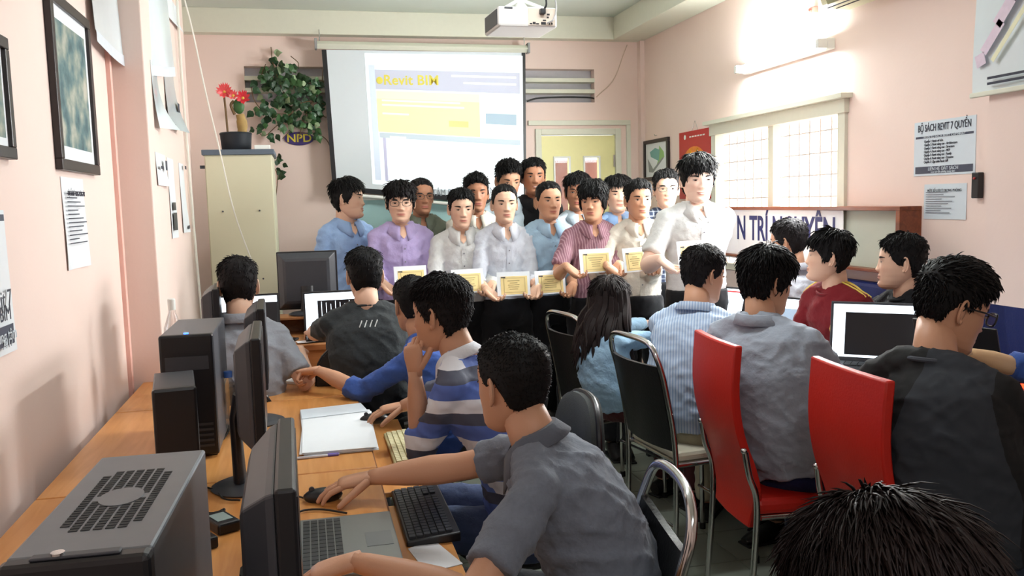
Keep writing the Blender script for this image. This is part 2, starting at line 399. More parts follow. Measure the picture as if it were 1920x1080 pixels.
# NPD oval
c = atY(561, 260, D)
s = thing('oval_sign', 'small dark purple oval sign reading NPD in yellow letters', 'sign', (c.x, D, c.z))
MB().tube([(0, 0, 0), (0, -.012, 0)], [(.052, .112), (.052, .112)], 32, ref=(0, 0, 1)).build('plate', mat('deep_purple', (52, 34, 110), .4), s, bev=.003)
text('NPD', .085, mat('sign_yellow', (226, 206, 70), .5), s, (0, -.013, 0), sx=1.1, bold=.0015)
# wall wire from the vent to the beam, small screws
w0 = [atY(1118, 182, D-.01), atY(1150, 150, D-.01), atY(1168, 105, D-.01), atY(1176, 84, D-.08)]
tag(MB().tube(smoothcurve(w0), .004, 6).build('wall_cable', mat('cream_cable', (214, 190, 170), .6)), 'thin cream cable running from the right vent up to the beam corner', 'cable')
w0 = [atY(988, 190, D-.02), atY(1010, 184, D-.02), atY(1060, 182, D-.02), atY(1105, 183, D-.02), atY(1116, 186, D+.03)]
tag(MB().tube(smoothcurve(w0), .007, 6).build('black_cable', RUBBER), 'black cable bundle lying along the bottom slot of the right vent', 'cable')
# ================================================================ right wall
# framed plan, red calendar
def framed(name, label, side, a, b, fcol, pic, fw=.028, plane=None, depth=.025):
    c, w_, h_, rz = flat_on(side, a, b, plane); r = thing(name, label, 'picture', c, rz)
    m = MB(); x, z = w_/2, h_/2
    m.bb((-x, -depth, z-fw), (x, 0, z)); m.bb((-x, -depth, -z), (x, 0, -z+fw)); m.bb((-x, -depth, -z+fw), (-x+fw, 0, z-fw)); m.bb((x-fw, -depth, -z+fw), (x, 0, z-fw))
    m.build('picture_frame', fcol, r, bev=.003)
    MB().bb((-x+fw, -depth*.5, -z+fw), (x-fw, -depth*.45, z-fw)).build('print', PAPER, r)
    pic(r, x-fw, z-fw, -depth*.52)
    return r
BF = mat('black_brown_frame', (36, 26, 26), .35)
def plan_pic(r, x, z, y):
    m = MB(); G1 = mat('plan_green', (150, 190, 120), .7); G2 = mat('plan_teal', (120, 170, 165), .7); G3 = mat('plan_grey', (140, 146, 146), .7)
    MB().prism([(-.1*x, z*.7), (.35*x, z*.55), (.25*x, -.1*z), (-.5*x, .2*z), (-.6*x, .5*z)], y, y-.001).build('teal_area', G2, r)
    MB().prism([(.3*x, .8*z), (.7*x, .4*z), (.75*x, .1*z), (0, -.4*z), (.2*x, .0)], y, y-.0008).build('green_area', G1, r)
    MB().prism([(-.8*x, .1*z), (-.7*x, -.7*z), (-.3*x, -.75*z), (.7*x, .05*z), (.6*x, .1*z), (-.3*x, -.55*z)], y, y-.0013).build('road_area', G3, r)
framed('framed_plan', 'small black-framed site plan print in green and teal on the right wall', 'right', (1211, 265), (1257, 336), BF, plan_pic, .03)
c, w_, h_, rz = flat_on('right', (1276, 250), (1335, 372)); r = thing('wall_calendar', 'tall red wall calendar with a round golden emblem by the window', 'calendar', c, rz)
RED = mat('calendar_red', (186, 24, 26), .45, var=.04); GOLD = mat('calendar_gold', (224, 176, 44), .4, var=.35, scale=60)
MB().bb((-w_/2, -.012, -h_/2), (w_/2, -.002, h_/2)).build('sheet', RED, r)
MB().tube([(0, -.012, .02), (0, -.0135, .02)], [(h_*.23, w_*.36)]*2, 28, ref=(0, 0, 1)).build('round_emblem', mat('emblem_orange', (226, 128, 30), .5, var=.2, scale=40), r)
m = MB()
for k in range(16):
    a = k*2*PI/16; rr = .6+.35*(k % 2); m.tube([(0, -.0140, .02), (w_*.36*rr*math.cos(a), -.0145, .02+h_*.23*rr*math.sin(a))], [.02, .006], 5, flat=.08, ref=(0, 1, 0))
m.build('emblem_rays', GOLD, r)
m = MB()
for k in range(4): m.tube([(-.08+.05*k, -.014, -.12-.02*(k % 2)), (-.07+.05*k, -.015, -.05)], [.018, .008], 5, flat=.1, ref=(0, 1, 0))
m.build('emblem_base', GOLD, r)
MB().tube([(-w_*.3, -.0125, h_*.42), (-w_*.3, -.0135, h_*.42)], .018, 14, ref=(0, 0, 1)).build('round_mark', WHITE, r)
m = MB()
for k in range(6): m.bb((-w_*.15+k*w_*.085, -.0135, h_*.405), (-w_*.15+k*w_*.085+w_*.06, -.0125, h_*.425))
m.build('small_lettering', WHITE, r)
MB().tube([(-.05, -.006, h_/2), (0, -.004, h_/2+.07), (.05, -.006, h_/2)], .002, 5).build('hanger', CHROME, r)
c = atX(1232, 254, XR); h = thing('wall_hook', 'tiny hooked nail in the right wall above the framed plan', 'hook', c, -PI/2)
MB().tube([(0, 0, 0), (0, -.02, 0), (0, -.025, .012)], .003, 6).build('nail', CHROME, h)
# whiteboard with a deep wood frame below the window, and the white name banner on it
bx = XR-.10
c, w_, h_, rz = flat_on('right', (1352, 385), (1692, 512), bx); c.z -= .01
wbd = thing('framed_notice_board', 'long pale board in a deep brown wooden frame under the window', 'board', c, rz)
WD = wood('brown_frame_wood', (110, 52, 26), (156, 82, 44), 0, .35)
x, z = w_/2, h_/2
for n, a, b in (('frame_rail', (-x, -.02, z-.02), (x, .1, z)), ('frame_rail', (-x, -.02, -z), (x, .1, -z+.015)), ('frame_side', (-x, -.02, -z+.015), (-x+.03, .1, z-.02)), ('frame_side', (x-.03, -.02, -z+.015), (x, .1, z-.02))):
    MB().bb(a, b).build(n, WD, wbd, bev=.002)
MB().bb((-x+.03, .04, -z+.015), (x-.03, .06, z-.02)).build('panel', mat('pale_green_grey_panel', (196, 202, 186), .6, var=.08, scale=8), wbd)
cb, w2_, h2_, _ = flat_on('right', (1352, 390), (1581, 507), bx+.02)
ban = thing('name_banner', 'white banner with dark blue art deco lettering hung on the board under the window', 'banner', cb, -PI/2)
MB().bb((-w2_/2, -.004, -h2_/2), (w2_/2, 0, h2_/2)).build('sheet', mat('banner_white', (252, 252, 252), .6, var=.01), ban)
tl = atX(1560, 425, bx)
text('N TRÍ NGUYÊN', .215, NAVY, ban, (w2_/2-.06, -.006, .03), align='RIGHT', fit=(atX(1378, 425, bx).y-atX(1560, 425, bx).y), bold=.004)
# posters
def sheet_lines(r, w_, h_, rows, y=-.0035, mt=INK, th=.0005):
    m = MB()
    for (u, v, l, t) in rows: m.bb((-w_/2+u*w_, y-th, h_/2-v*h_-t*h_), (-w_/2+(u+l)*w_, y, h_/2-v*h_))
    o = m.build('printed_lines', mt, r); o['kind'] = 'stuff'; return o
def wave_sheet(w_, h_, amp=.006, n=10, curl=0):
    m = MB(); vs = []
    for i in range(n+1):
        for j in range(n+1):
            u, v = i/n, j/n
            yy = -.002-amp*(.5+.5*math.sin(u*5+v*3))*(v)-curl*(v**3)*(1 if u > .0 else 1)*(.3+u)
            vs.append(V((-w_/2+u*w_, yy, h_/2-v*h_)))
    k = len(vs); vs += [v_+V((0, .0012, 0)) for v_ in vs]
    fs = []
    for i in range(n):
        for j in range(n): a = i*(n+1)+j; q = (a, a+1, a+n+2, a+n+1); fs.append(q); fs.append(tuple(k+t for t in reversed(q)))
    for i in range(n):
        for (a, b) in ((i*(n+1), (i+1)*(n+1)), ((i+1)*(n+1)+n, i*(n+1)+n), (i+1, i), (n*(n+1)+i, n*(n+1)+i+1)): fs.append((a, b, b+k, a+k))
    return m.add(vs, fs)
c, w_, h_, rz = flat_on('right', (1716, 231), (1829, 325)); po = thing('book_list_poster', 'landscape notice titled BỘ SÁCH REVIT with two dark bars on the right wall', 'poster', c, rz)
POST = mat('poster_pale_blue', (212, 222, 230), .6, var=.02)
MB().bb((-w_/2, -.003, -h_/2), (w_/2, 0, h_/2)).build('sheet', POST, po)
DI = mat('poster_dark_bar', (70, 74, 90), .6)
sheet_lines(po, w_, h_, [(.03, .27, .94, .04), (.03, .83, .94, .13)], mt=DI)
text('BỘ SÁCH REVIT 7 QUYỂN', .046, INK, po, (0, -.0045, h_/2-.13*h_), fit=w_*.86, bold=.0004)
text('TRỌN BỘ SÁCH REVIT CẬP NHẬT', .014, POST, po, (0, -.0045, h_/2-.29*h_), fit=w_*.7)
for k, tx in enumerate(['Revit cơ bản', 'Revit nâng cao - Architecture', 'Revit nâng cao - Structure', 'Revit nâng cao - MEP', 'Revit nâng cao - Family', 'Revit nâng cao - Dynamo', 'Lập trình Revit API']):
    text('Quyển %d: ' % (k+1)+tx, .0165, INK, po, (-w_*.32, -.0045, h_/2-(.37+.063*k)*h_), align='LEFT', sx=.8)
text('LIÊN HỆ ĐẶT SÁCH', .022, POST, po, (0, -.0045, -h_/2+.12*h_))
text('mua tại văn phòng trung tâm', .013, POST, po, (0, -.0045, -h_/2+.065*h_))
c, w_, h_, rz = flat_on('right', (1734, 346), (1812, 412)); po = thing('notice_paper', 'small white typed notice below the book list poster', 'paper', c, rz)
wave_sheet(w_, h_, .002).build('sheet', POST, po)
text('MỘT SỐ LƯU Ý TRONG PHÒNG', .017, INK, po, (0, -.007, h_/2-.03), fit=w_*.8)
sheet_lines(po, w_, h_, [(.06, .22+.065*k, random.uniform(.35, .88), .018) for k in range(10)], -.0062, mat('fine_print_grey', (120, 124, 134), .7))
c = atX(1845, 347, XR); so = thing('wall_socket', 'black switch with a red lamp on the right wall by the pilaster edge', 'switch', (XR, c.y+.02, c.z), -PI/2)
MB().bb((-.02, -.03, -.055), (.02, 0, .055)).build('body', BLACKP, so, bev=.004)
MB().ball((-.0, -.032, .03), .006, 8, 6).build('lamp', mat('red_lamp', (150, 30, 30), .3), so)
# large plan poster hanging over the pilaster edge
c, w_, h_, rz = flat_on('right', (1832, -40), (1990, 152), XR-.11); po = thing('plan_poster', 'glossy hanging poster with a pink and yellow site plan, lower edge curling', 'poster', (XR-.105, c.y, c.z), rz)
GLOSS = mat('glossy_poster', (222, 232, 236), .12, var=.02, coat=.5)
wave_sheet(w_, h_, .02, 12).build('sheet', GLOSS, po, smooth=True)
PK = mat('plan_pink', (224, 206, 222), .4, var=.1, scale=50); PY = mat('plan_yellow', (236, 234, 200), .4)
for k, (x, z, a, l, h) in enumerate([(-.10, -.02, .85, .14, .04), (-.04, .07, .85, .12, .05), (.04, .15, .8, .12, .04), (-.16, -.10, .3, .05, .05)]):
    MB().box((x, -.026, z), (l, .001, h), (0, -a, 0)).build('plan_block', PK, po)
MB().box((.0, -.0255, .0), (.30, .001, .02), (0, -.85, 0)).build('plan_road', PY, po)
m = MB()
for k in range(2): m.bb((-.12, -.027, -h_/2+.03+.022*k), (.25, -.026, -h_/2+.04+.022*k))
m.build('title_bars', INK, po)
MB().bb((-w_/2, -.03, -h_/2-.012), (w_/2, -.012, -h_/2+.008)).build('lower_batten', CREAM, po, bev=.004)
# wall tube lamp, pink clip, air conditioner
c = atX(1490, 86, XR-.12)
lt = thing('tube_lamp', 'glowing fluorescent tube lamp on the right wall above the window', 'lamp', (XR, 4.70, c.z-.02), -PI/2)
MB().bb((-.47, -.05, -.03), (.47, 0, .03)).build('batten', WHITE, lt, bev=.006)
MB().tube([(-.44, -.085, 0), (.44, -.085, 0)], .016, 12).build('tube', mat('tube_glow', (245, 255, 252), .4, emit=170), lt, smooth=True)
for sx in (-1, 1): MB().bb((sx*.455-.015, -.105, -.024), (sx*.455+.015, -.05, .024)).build('lamp_holder', WHITE, lt, bev=.003)
c = atX(1529, 20, XR); cl = thing('pink_wall_fitting', 'small pink fitting on the right wall just left of the air conditioner', 'fitting', c, -PI/2)
MB().bb((-.03, -.03, -.02), (.03, 0, .02)).build('body', mat('pink_plastic', (222, 140, 130), .5), cl, bev=.006)
MB().cyl((0, -.03, 0), (0, -.045, -.01), .012, 10).build('knob', mat('pink_plastic', (222, 140, 130), .5), cl)
a0 = atX(1530, 12, XR-.2); ac = thing('air_conditioner', 'cream split air conditioner high on the right wall', 'air conditioner', (XR, a0.y-.44, a0.z+.12), -PI/2)
ACM = mat('cream_abs', (214, 210, 176), .4, var=.02)
prof = [(0, .15), (-.17, .15), (-.2, .11), (-.205, -.03), (-.17, -.12), (-.12, -.135), (0, -.135)]
MB().prism(prof, -.44, .44, 'yz').build('housing', ACM, ac, bev=.012)
MB().prism([(-.203, .09), (-.209, .09), (-.209, -.02), (-.203, -.02)], -.41, .41, 'yz').build('front_panel', ACM, ac)
MB().prism([(-.195, -.055), (-.2, -.05), (-.172, -.124), (-.165, -.12)], -.38, .38, 'yz').build('louvre', mat('louvre_olive', (150, 148, 112), .5), ac)
for k in range(2): MB().bb((-.4, -.16+.05*k, -.139), (.4, -.155+.05*k, -.134)).build('seam', DGREY, ac)
# ================================================================ projector on its ceiling mount
c = atD(975, 42, 4.25)
pj = thing('ceiling_projector', 'white ceiling-mounted projector with cables plugged into its rear', 'projector', c, .05)
PW, PH, PD = .295, .095, .27
MB().bb((-PW/2, -PD/2, -PH/2), (PW/2, PD/2, PH/2)).build('body', mat('projector_white', (216, 214, 210), .4, var=.02), pj, bev=.012)
vp = MB().bb((-PW/2-.003, -PD/2+.02, -PH/2+.012), (-PW/2, PD/2-.03, PH/2-.012)).build('side_vent', DGREY, pj)
PANEL = mat('projector_rear_beige', (206, 192, 176), .5)
MB().bb((0, -PD/2-.003, -PH/2+.008), (PW/2-.012, -PD/2, PH/2-.008)).build('connector_panel', PANEL, pj)
ports = MB()
for (x, z, w_, h_) in [(.012, -.033, .012, .006), (.028, -.03, .014, .01), (.045, -.033, .014, .006), (.075, -.03, .024, .012), (.105, -.032, .006, .008), (.117, -.03, .008, .01), (.1, .012, .014, .008), (.097, -.002, .01, .007), (.08, -.016, .016, .006)]:
    ports.bb((x-w_/2, -PD/2-.005, z-h_/2), (x+w_/2, -PD/2-.002, z+h_/2))
ports.build('port', BLACKP, pj)
MB().bb((.055, -PD/2-.03, .01), (.08, -PD/2, .035)).build('plug', BLACKP, pj, bev=.003)
MB().bb((-PW/2+.03, -PD/2-.003, PH/2-.014), (-PW/2+.07, -PD/2, PH/2-.006)).build('latch', DGREY, pj)
MB().tube(smoothcurve([(.075, -PD/2-.02, .03), (.085, -PD/2-.02, .08), (.08, -.05, .3), (.06, 0, ZC-c.z)]), .005, 6).build('power_cable', RUBBER, pj)
MB().tube(smoothcurve([(.09, -PD/2-.01, -.03), (.12, -PD/2-.03, -.01), (.14, -PD/2, .08), (.13, -.02, .3), (.1, 0, ZC-c.z)]), .004, 6).build('video_cable', mat('grey_cable', (150, 148, 148), .5), pj)
MB().tube([(0, 0, PH/2), (0, 0, ZC-c.z)], .022, 14).build('mount_pole', WHITE, pj)
MB().bb((-.07, -.07, PH/2), (.07, .07, PH/2+.012)).build('mount_plate', WHITE, pj, bev=.003)
for sx in (-1, 1):
    for sy in (-1, 1): MB().tube([(sx*.02, sy*.02, PH/2+.05), (sx*.1, sy*.09, PH/2)], .008, 6).build('mount_arm', WHITE, pj)
MB().cyl((.0, PD/2, -.005), (.0, PD/2+.02, -.005), .032, 20).build('lens', GLASS, pj)
# ================================================================ left wall
c, w_, h_, rz = flat_on('left', (77, -28), (177, 329))
def town_pic(r, x, z, y):
    MB().bb((-x*.86, y-.001, -z*.82), (x*.86, y, z*.82)).build('aerial_view', axis_pattern('aerial_picture', None, lambda nt, sp, tc: pic_nodes(nt, tc)), r)
def pic_nodes(nt, tc):
    n = nt.nodes.new('ShaderNodeTexNoise'); n.inputs['Scale'].default_value = 9; n.inputs['Detail'].default_value = 6; nt.links.new(tc.outputs['Object'], n.inputs['Vector'])
    r = nt.nodes.new('ShaderNodeValToRGB'); el = r.color_ramp.elements
    for p, col in ((.3, (52, 74, 84)), (.45, (96, 122, 124)), (.55, (140, 150, 140)), (.68, (190, 186, 172))):
        e = el.new(p); e.color = lin(col)+(1,)
    el.remove(el[0]); el.remove(el[-1]); nt.links.new(n.outputs[0], r.inputs[0]); return r.outputs[0]
framed('framed_aerial_view', 'large black-framed landscape aerial picture on the left wall', 'left', (77, -28), (177, 329), BF, town_pic, .04)
framed('framed_print', 'black-framed picture at the very edge of the left wall, nearest the viewer', 'left', (-95, 20), (17, 300), BF, town_pic, .035)
c, w_, h_, rz = flat_on('left', (112, 331), (166, 497)); po = thing('typed_notice', 'long white typed notice taped below the large framed picture', 'paper', c, rz)
wave_sheet(w_, h_, .008).build('sheet', PAPER, po)
text('MỘT SỐ LƯU Ý TRONG PHÒNG MÁY', .026, INK, po, (0, -.014, h_/2-.06), fit=w_*.78)
m = sheet_lines(po, w_, h_, [(.08, .17+.045*k, random.uniform(.4, .85), .012) for k in range(13)], -.0125)
c, w_, h_, rz = flat_on('left', (-120, 395), (27, 655)); po = thing('large_notice', 'large white notice with a dark lower bar on the nearest part of the left wall', 'poster', c, rz)
wave_sheet(w_, h_, .006).build('sheet', PAPER, po)
sheet_lines(po, w_, h_, [(0, .03, .93, .045), (0, .80, .94, .14)], -.011, DI)
text('Revit 7', .07, INK, po, (w_*.22, -.0135, -h_*.12)); text('BIM', .06, INK, po, (w_*.3, -.0135, -h_*.22)); text('Trung tâm', .05, POST, po, (w_*.25, -.0135, -h_/2+.13*h_)); text('2017', .045, POST, po, (w_*.3, -.0135, -h_/2+.08*h_))
# curled roll-up poster over the pillar corner
pts0 = [(XL+.012, 4.02), (XL+.03, 4.35), (XL+.08, 4.55), (XP+.02, 4.75), (XP+.045, 4.95)]
cv = smoothcurve([(a, b, 0) for a, b in pts0], 4); n = len(cv); vs = []
zt, zb = 2.9, [2.40, 2.36, 2.38]
for i, p in enumerate(cv):
    zb_ = 2.39-.05*math.sin(i/n*PI); 
    for k in range(5): vs.append(V((p.x+.02*(k/4), p.y, zt+(zb_-zt)*k/4)))
cp = thing('curled_plan_poster', 'white bordered poster curling off the left wall over the pillar edge', 'poster', (XL+.01, 4.4, 2.4), 0)
vs = [v_-V(cp.location) for v_ in vs]
k0 = len(vs); vs += [v_+V((-.002, 0, 0)) for v_ in vs]; fs = []
for i in range(n-1):
    for k in range(4): a = i*5+k; q = (a, a+1, a+6, a+5); fs.append(q); fs.append(tuple(k0+t_ for t_ in reversed(q)))
MB().add(vs, fs).build('sheet', GLOSS, cp, smooth=True)
e = MB(); e.add([vs[i*5+4]+V((.004, 0, .0)) for i in range(n)]+[vs[i*5+4]+V((.004, 0, -.05)) for i in range(n)], [(i, i+1, n+i+1, n+i) for i in range(n-1)]); e.build('lower_margin', mat('poster_margin', (214, 220, 228), .5), cp)
# papers and prints on the pillar
def pil(a, b, name, label, m_, curl=0, extra=None):
    p, q = atX(*a, XP), atX(*b, XP); c = (p+q)/2; w_, h_ = abs(q.y-p.y), abs(p.z-q.z)
    r = thing(name, label, 'poster', (XP, c.y, c.z), PI/2); wave_sheet(w_, h_, .006, 8, curl).build('sheet', m_, r, smooth=True)
    if extra: extra(r, w_, h_)
    return r
pil((284, -20), (300, 112), 'tall_paper', 'tall white paper on the pillar beside the curling poster', PAPER, .0)
pil((302, -30), (334, 62), 'bright_paper', 'bright white sheet highest on the pillar', PAPER, .02)
pil((303, 95), (331, 250), 'rolled_drawing', 'hanging white drawing with a curled lower edge on the pillar', GLOSS, .05, lambda r, w_, h_: sheet_lines(r, w_, h_, [(.7, .6, .2, .12), (.3, .93, .5, .02)], -.03))
pil((281, 112), (300, 245), 'bent_drawing', 'narrow bent drawing left of the hanging white one on the pillar', GLOSS, .07)
pil((290, 285), (312, 350), 'clipped_sheet', 'short clipped sheet with grey marks low on the pillar', PAPER, .01, lambda r, w_, h_: sheet_lines(r, w_, h_, [(.1, .4, .3, .1), (.6, .2, .2, .3)], -.02))
pil((312, 295), (333, 445), 'photo_sheet', 'white sheet with two small dark photographs low on the pillar', PAPER, .0, lambda r, w_, h_: sheet_lines(r, w_, h_, [(.2, .55, .5, .1), (.2, .68, .6, .22)], -.011, DGREY))
pil((334, 305), (351, 435), 'narrow_sheet', 'narrow white sheet at the far side of the pillar', PAPER, .01, lambda r, w_, h_: sheet_lines(r, w_, h_, [(.6, .03, .3, .05), (.6, .9, .3, .05)], -.02))
# cables hanging by the pillar
WC = mat('white_cable', (238, 236, 226), .5)
q = [V((XP+.03, 5.55, ZC)), V((XP+.02, 5.6, 2.5)), V((XP+.015, 5.7, 2.0)), V((XP+.02, 5.75, 1.4)), V((XP+.03, 5.8, .8))]
tag(MB().tube(smoothcurve(q), .008, 6).build('hanging_cable', WC), 'white cable hanging straight down along the pillar', 'cable')
q = [atY(343, -10, 5.4), atY(362, 60, 5.6), atY(385, 170, 5.85), atY(410, 275, 6.0)]
q += [atY(412, 282, 6.12), atY(440, 400, 6.14), atY(478, 500, 6.16)]
q = [atY(343, -12, 5.2), atY(362, 62, 5.3), atY(385, 170, 5.5), atY(412, 282, 5.7), atY(440, 400, 5.8), atY(478, 505, 5.85)]
tag(MB().tube(smoothcurve(q), .0045, 6).build('slanting_cable', WC), 'thin cream cable slanting down in front of the cabinet', 'cable')
# ================================================================ furniture and desk things
ORG, ORGD = wood('desk_laminate_orange', (206, 138, 72), (226, 164, 98), 1, .32), wood('desk_edge_brown', (120, 72, 36), (160, 100, 56), 1, .5)
TZ = .80
def desk(name, label, x0, x1, y0, y1, z, tray=True, clip=0, group='orange laminate computer desks along the left wall', legs='panel'):
    cx, cy = (x0+x1)/2, (y0+y1)/2; r = thing(name, label, 'desk', (cx, cy, 0), 0, group); X_, Y_ = (x1-x0)/2, (y1-y0)/2
    poly = [(-X_, -Y_), (X_, -Y_), (X_, Y_-clip), (X_-clip*.5, Y_), (-X_, Y_)] if clip else [(-X_, -Y_), (X_, -Y_), (X_, Y_), (-X_, Y_)]
    MB().prism(poly, z-.022, z, 'xy').build('top', ORG, r, bev=.003)
    e = .0015; MB().prism([(p[0]*1.004+e, p[1]) for p in poly[1:(4 if clip else 3)]]+[(p[0]-.004, p[1]) for p in reversed(poly[1:(4 if clip else 3)])], z-.021, z-.003, 'xy').build('edge_band', ORGD, r)
    for sy in (-1, 1): MB().bb((-X_+.02, sy*(Y_-.035)-.009, 0), (X_-.10, sy*(Y_-.035)+.009, z-.022)).build('side_panel', ORG, r, bev=.002)
    MB().bb((-X_+.04, -Y_+.05, .25), (-X_+.056, Y_-.05, z-.03)).build('back_panel', ORG, r)
    if tray:
        MB().bb((X_-.30, -Y_+.06, z-.125), (X_+.17, Y_-.06, z-.108)).build('keyboard_tray', ORG, r, bev=.002)
        for sy in (-1, 1): MB().bb((X_-.28, sy*(Y_-.06)-.006, z-.108), (X_-.02, sy*(Y_-.06)+.006, z-.022)).build('tray_runner', STEELM, r)
    return r
e1, e2, e3 = atZ(640, 742, TZ).y, atZ(640, 882, TZ).y, 1.05
DX = atZ(705, 872, TZ).x
desk('computer_desk', 'orange laminate desk nearest the viewer, with a black keyboard on its tray', XL+.05, DX, e3, e2-.004, TZ)
desk('computer_desk', 'orange laminate desk in the middle under the stack of white papers', XL+.05, DX, e2+.004, e1-.004, TZ)
desk('computer_desk', 'orange laminate desk with a clipped corner under the white notebook', XL+.05, DX-.02, e1+.004, e1+.72, TZ, tray=False, clip=.16)
# front table (two screens on it)
FZ = .92
fa, fb = 4.50, 5.10
ft = thing('front_table', 'brown wooden table across the front carrying two open laptops', 'table', (-.1, (fa+fb)/2, 0))
BRW = wood('table_brown', (150, 98, 56), (188, 132, 82), 0, .4)
MB().bb((-.66, -(fb-fa)/2, FZ-.03), (.56, (fb-fa)/2, FZ)).build('top', BRW, ft, bev=.003)
for sx in (-.62, .52):
    for sy in (-1, 1): MB().bb((sx-.025, sy*.26-.025, 0), (sx+.025, sy*.36+.025, FZ-.03)).build('leg', BRW, ft, bev=.002)
dwr = MB().bb((-.1, -(fb-fa)/2+.01, FZ-.17), (.45, -(fb-fa)/2+.03, FZ-.03)).build('drawer', BRW, ft, bev=.003)
MB().cyl((.17, -(fb-fa)/2+.01, FZ-.1), (.17, -(fb-fa)/2-.015, FZ-.1), .012, 10).build('knob', DGREY, dwr)
MB().bb((-.6, -.05, .3), (.5, -.03, FZ-.03)).build('modesty_panel', BRW, ft)
# small shelf riser that carries the black monitor
rs = thing('wooden_riser', 'small brown wooden riser box under the large black monitor', 'riser', (-.06, 4.98, FZ))
MB().bb((-.17, -.09, .085), (.17, .09, .1)).build('shelf_board', BRW, rs, bev=.003)
for sx in (-1, 1): MB().bb((sx*.16-.01, -.09, 0), (sx*.16+.01, .09, .085)).build('side_board', BRW, rs, bev=.002)
MB().bb((-.15, .07, 0), (.15, .085, .085)).build('back_board', ORGD, rs)
# long right table
RZ = .88
rt_ = thing('long_table', 'long dark table on the right crowded with laptops and cables', 'table', (2.28, 3.0, 0))
MB().bb((-.27, -1.75, RZ-.03), (.27, 2.1, RZ)).build('top', mat('dark_table_top', (46, 40, 40), .35, var=.1), rt_, bev=.004)
for sx in (-.23, .23):
    for sy in (-1.65, .1, 2.0): MB().bb((sx-.02, sy-.02, 0), (sx+.02, sy+.02, RZ-.03)).build('leg', BLACKP, rt_)
MB().bb((-.02, -1.6, .2), (0, 1.4, RZ-.03)).build('centre_panel', mat('dark_panel', (30, 28, 30), .6), rt_)
cl = tag(wave_sheet(.34, .42, .004, 6).build('table_cloth_print', mat('floral_cloth', (150, 140, 130), .8, var=.6, scale=90), loc=(2.32, 1.62, RZ+.004), rot=(-PI/2, 0, 0)), 'patterned cloth or sheet lying at the near end of the right table under the laptop', 'cloth')
# blue upholstered bench along the right wall
bn = thing('blue_bench', 'dark blue upholstered bench with a tall back along the right wall', 'bench', (2.62, 4.0, 0), -PI/2)
BLU = mat('navy_blue_vinyl', (24, 40, 104), .5, var=.08, bump=.1)
MB().bb((-1.0, -.22, .36), (1.2, .17, .48)).build('seat', BLU, bn, bev=.02); MB().bb((-1.1, .11, .44), (1.28, .19, 1.17)).build('backrest', BLU, bn, bev=.02)
MB().bb((-.98, -.18, 0), (1.18, .15, .36)).build('base', BLACKP, bn)
# ---------------------------------------------------------------- chairs
SEATC = mat('cream_vinyl_seat', (214, 208, 186), .45, var=.05); BLKV = mat('black_vinyl', (17, 17, 19), .42, var=.1, bump=.15); REDV = mat('red_vinyl', (190, 30, 16), .42, var=.08, scale=6, bump=.08, bscale=120)
GRYF = mat('charcoal_fabric', (54, 58, 58), .85, var=.12, scale=160, bump=.3, bscale=400)
def chrome_chair(label, loc, yaw, top=.98, seat=.47, w_=.40, cover=BLKV, torn=False, seatm=SEATC):
    r = thing('chrome_chair', label, 'chair', loc, -math.radians(yaw)); h = w_/2
    # frame: two rear uprights joined by the top rail in one bent tube
    up = smoothcurve([(-h, -.20, 0), (-h, -.19, seat), (-h, -.235, seat+.3), (-h+.005, -.27, top-.07), (-h+.06, -.285, top-.005), (0, -.295, top+.008), (h-.06, -.285, top-.005), (h-.005, -.27, top-.07), (h, -.235, seat+.3), (h, -.19, seat), (h, -.20, 0)], 5)
    MB().tube(up, .0125, 10).build('back_frame', CHROME, r, smooth=True)
    for sx in (-1, 1): MB().tube(smoothcurve([(sx*h, -.19, seat-.03), (sx*h, .16, seat-.03), (sx*h, .20, seat-.06), (sx*h, .21, 0)], 4), .0115, 10).build('leg', CHROME, r, smooth=True)
    for y in (.19, -.195): MB().cyl((-h, y, .22), (h, y, .22), .008, 8).build('stretcher', CHROME, r)
    s_ = MB(); s_.bb((-h+.005, -.175, seat-.02), (h-.005, .22, seat+.025)); s_.build('seat', seatm, r, bev=.018)
    MB().bb((-h-.004, -.18, seat-.032), (h+.004, .225, seat-.018)).build('seat_rim', CHROME, r, bev=.004)
    b = MB(); n = 8; vs = []; z0, z1 = seat+.03, top-.10
    hole = z1
    for i in range(n+1):
        t = i/n; z = z0+(z1-z0)*t; y = -.19-.075*(t**1.1)+.012
        for u in np.linspace(-1, 1, 7): vs.append(V((u*(h-.012), y-.030*(1-u*u), z-(.05*(1-u*u)*t if torn else 0))))
    k0 = len(vs); vs += [p+V((0, -.018, 0)) for p in vs]; fs = []
    for i in range(n):
        for j in range(6):
            if torn and i in (3, 4) and 1 <= j <= 4: continue
            a = i*7+j; q_ = (a, a+1, a+8, a+7); fs.append(q_); fs.append(tuple(k0+t for t in reversed(q_)))
    for i in range(n): fs.append((i*7, (i+1)*7, k0+(i+1)*7, k0+i*7)); fs.append((i*7+6, k0+i*7+6, k0+(i+1)*7+6, (i+1)*7+6))
    for j in range(6): fs.append((j, k0+j, k0+j+1, j+1)); fs.append((n*7+j, n*7+j+1, k0+n*7+j+1, k0+n*7+j))
    b.add(vs, fs).build('back_panel', cover, r, smooth=True)
    for sx in (-1, 1):
        for y in (-.20, .21): MB().cyl((sx*h, y, 0), (sx*h, y, .03), .015, 10).build('foot_cap', RUBBER, r)
    return r
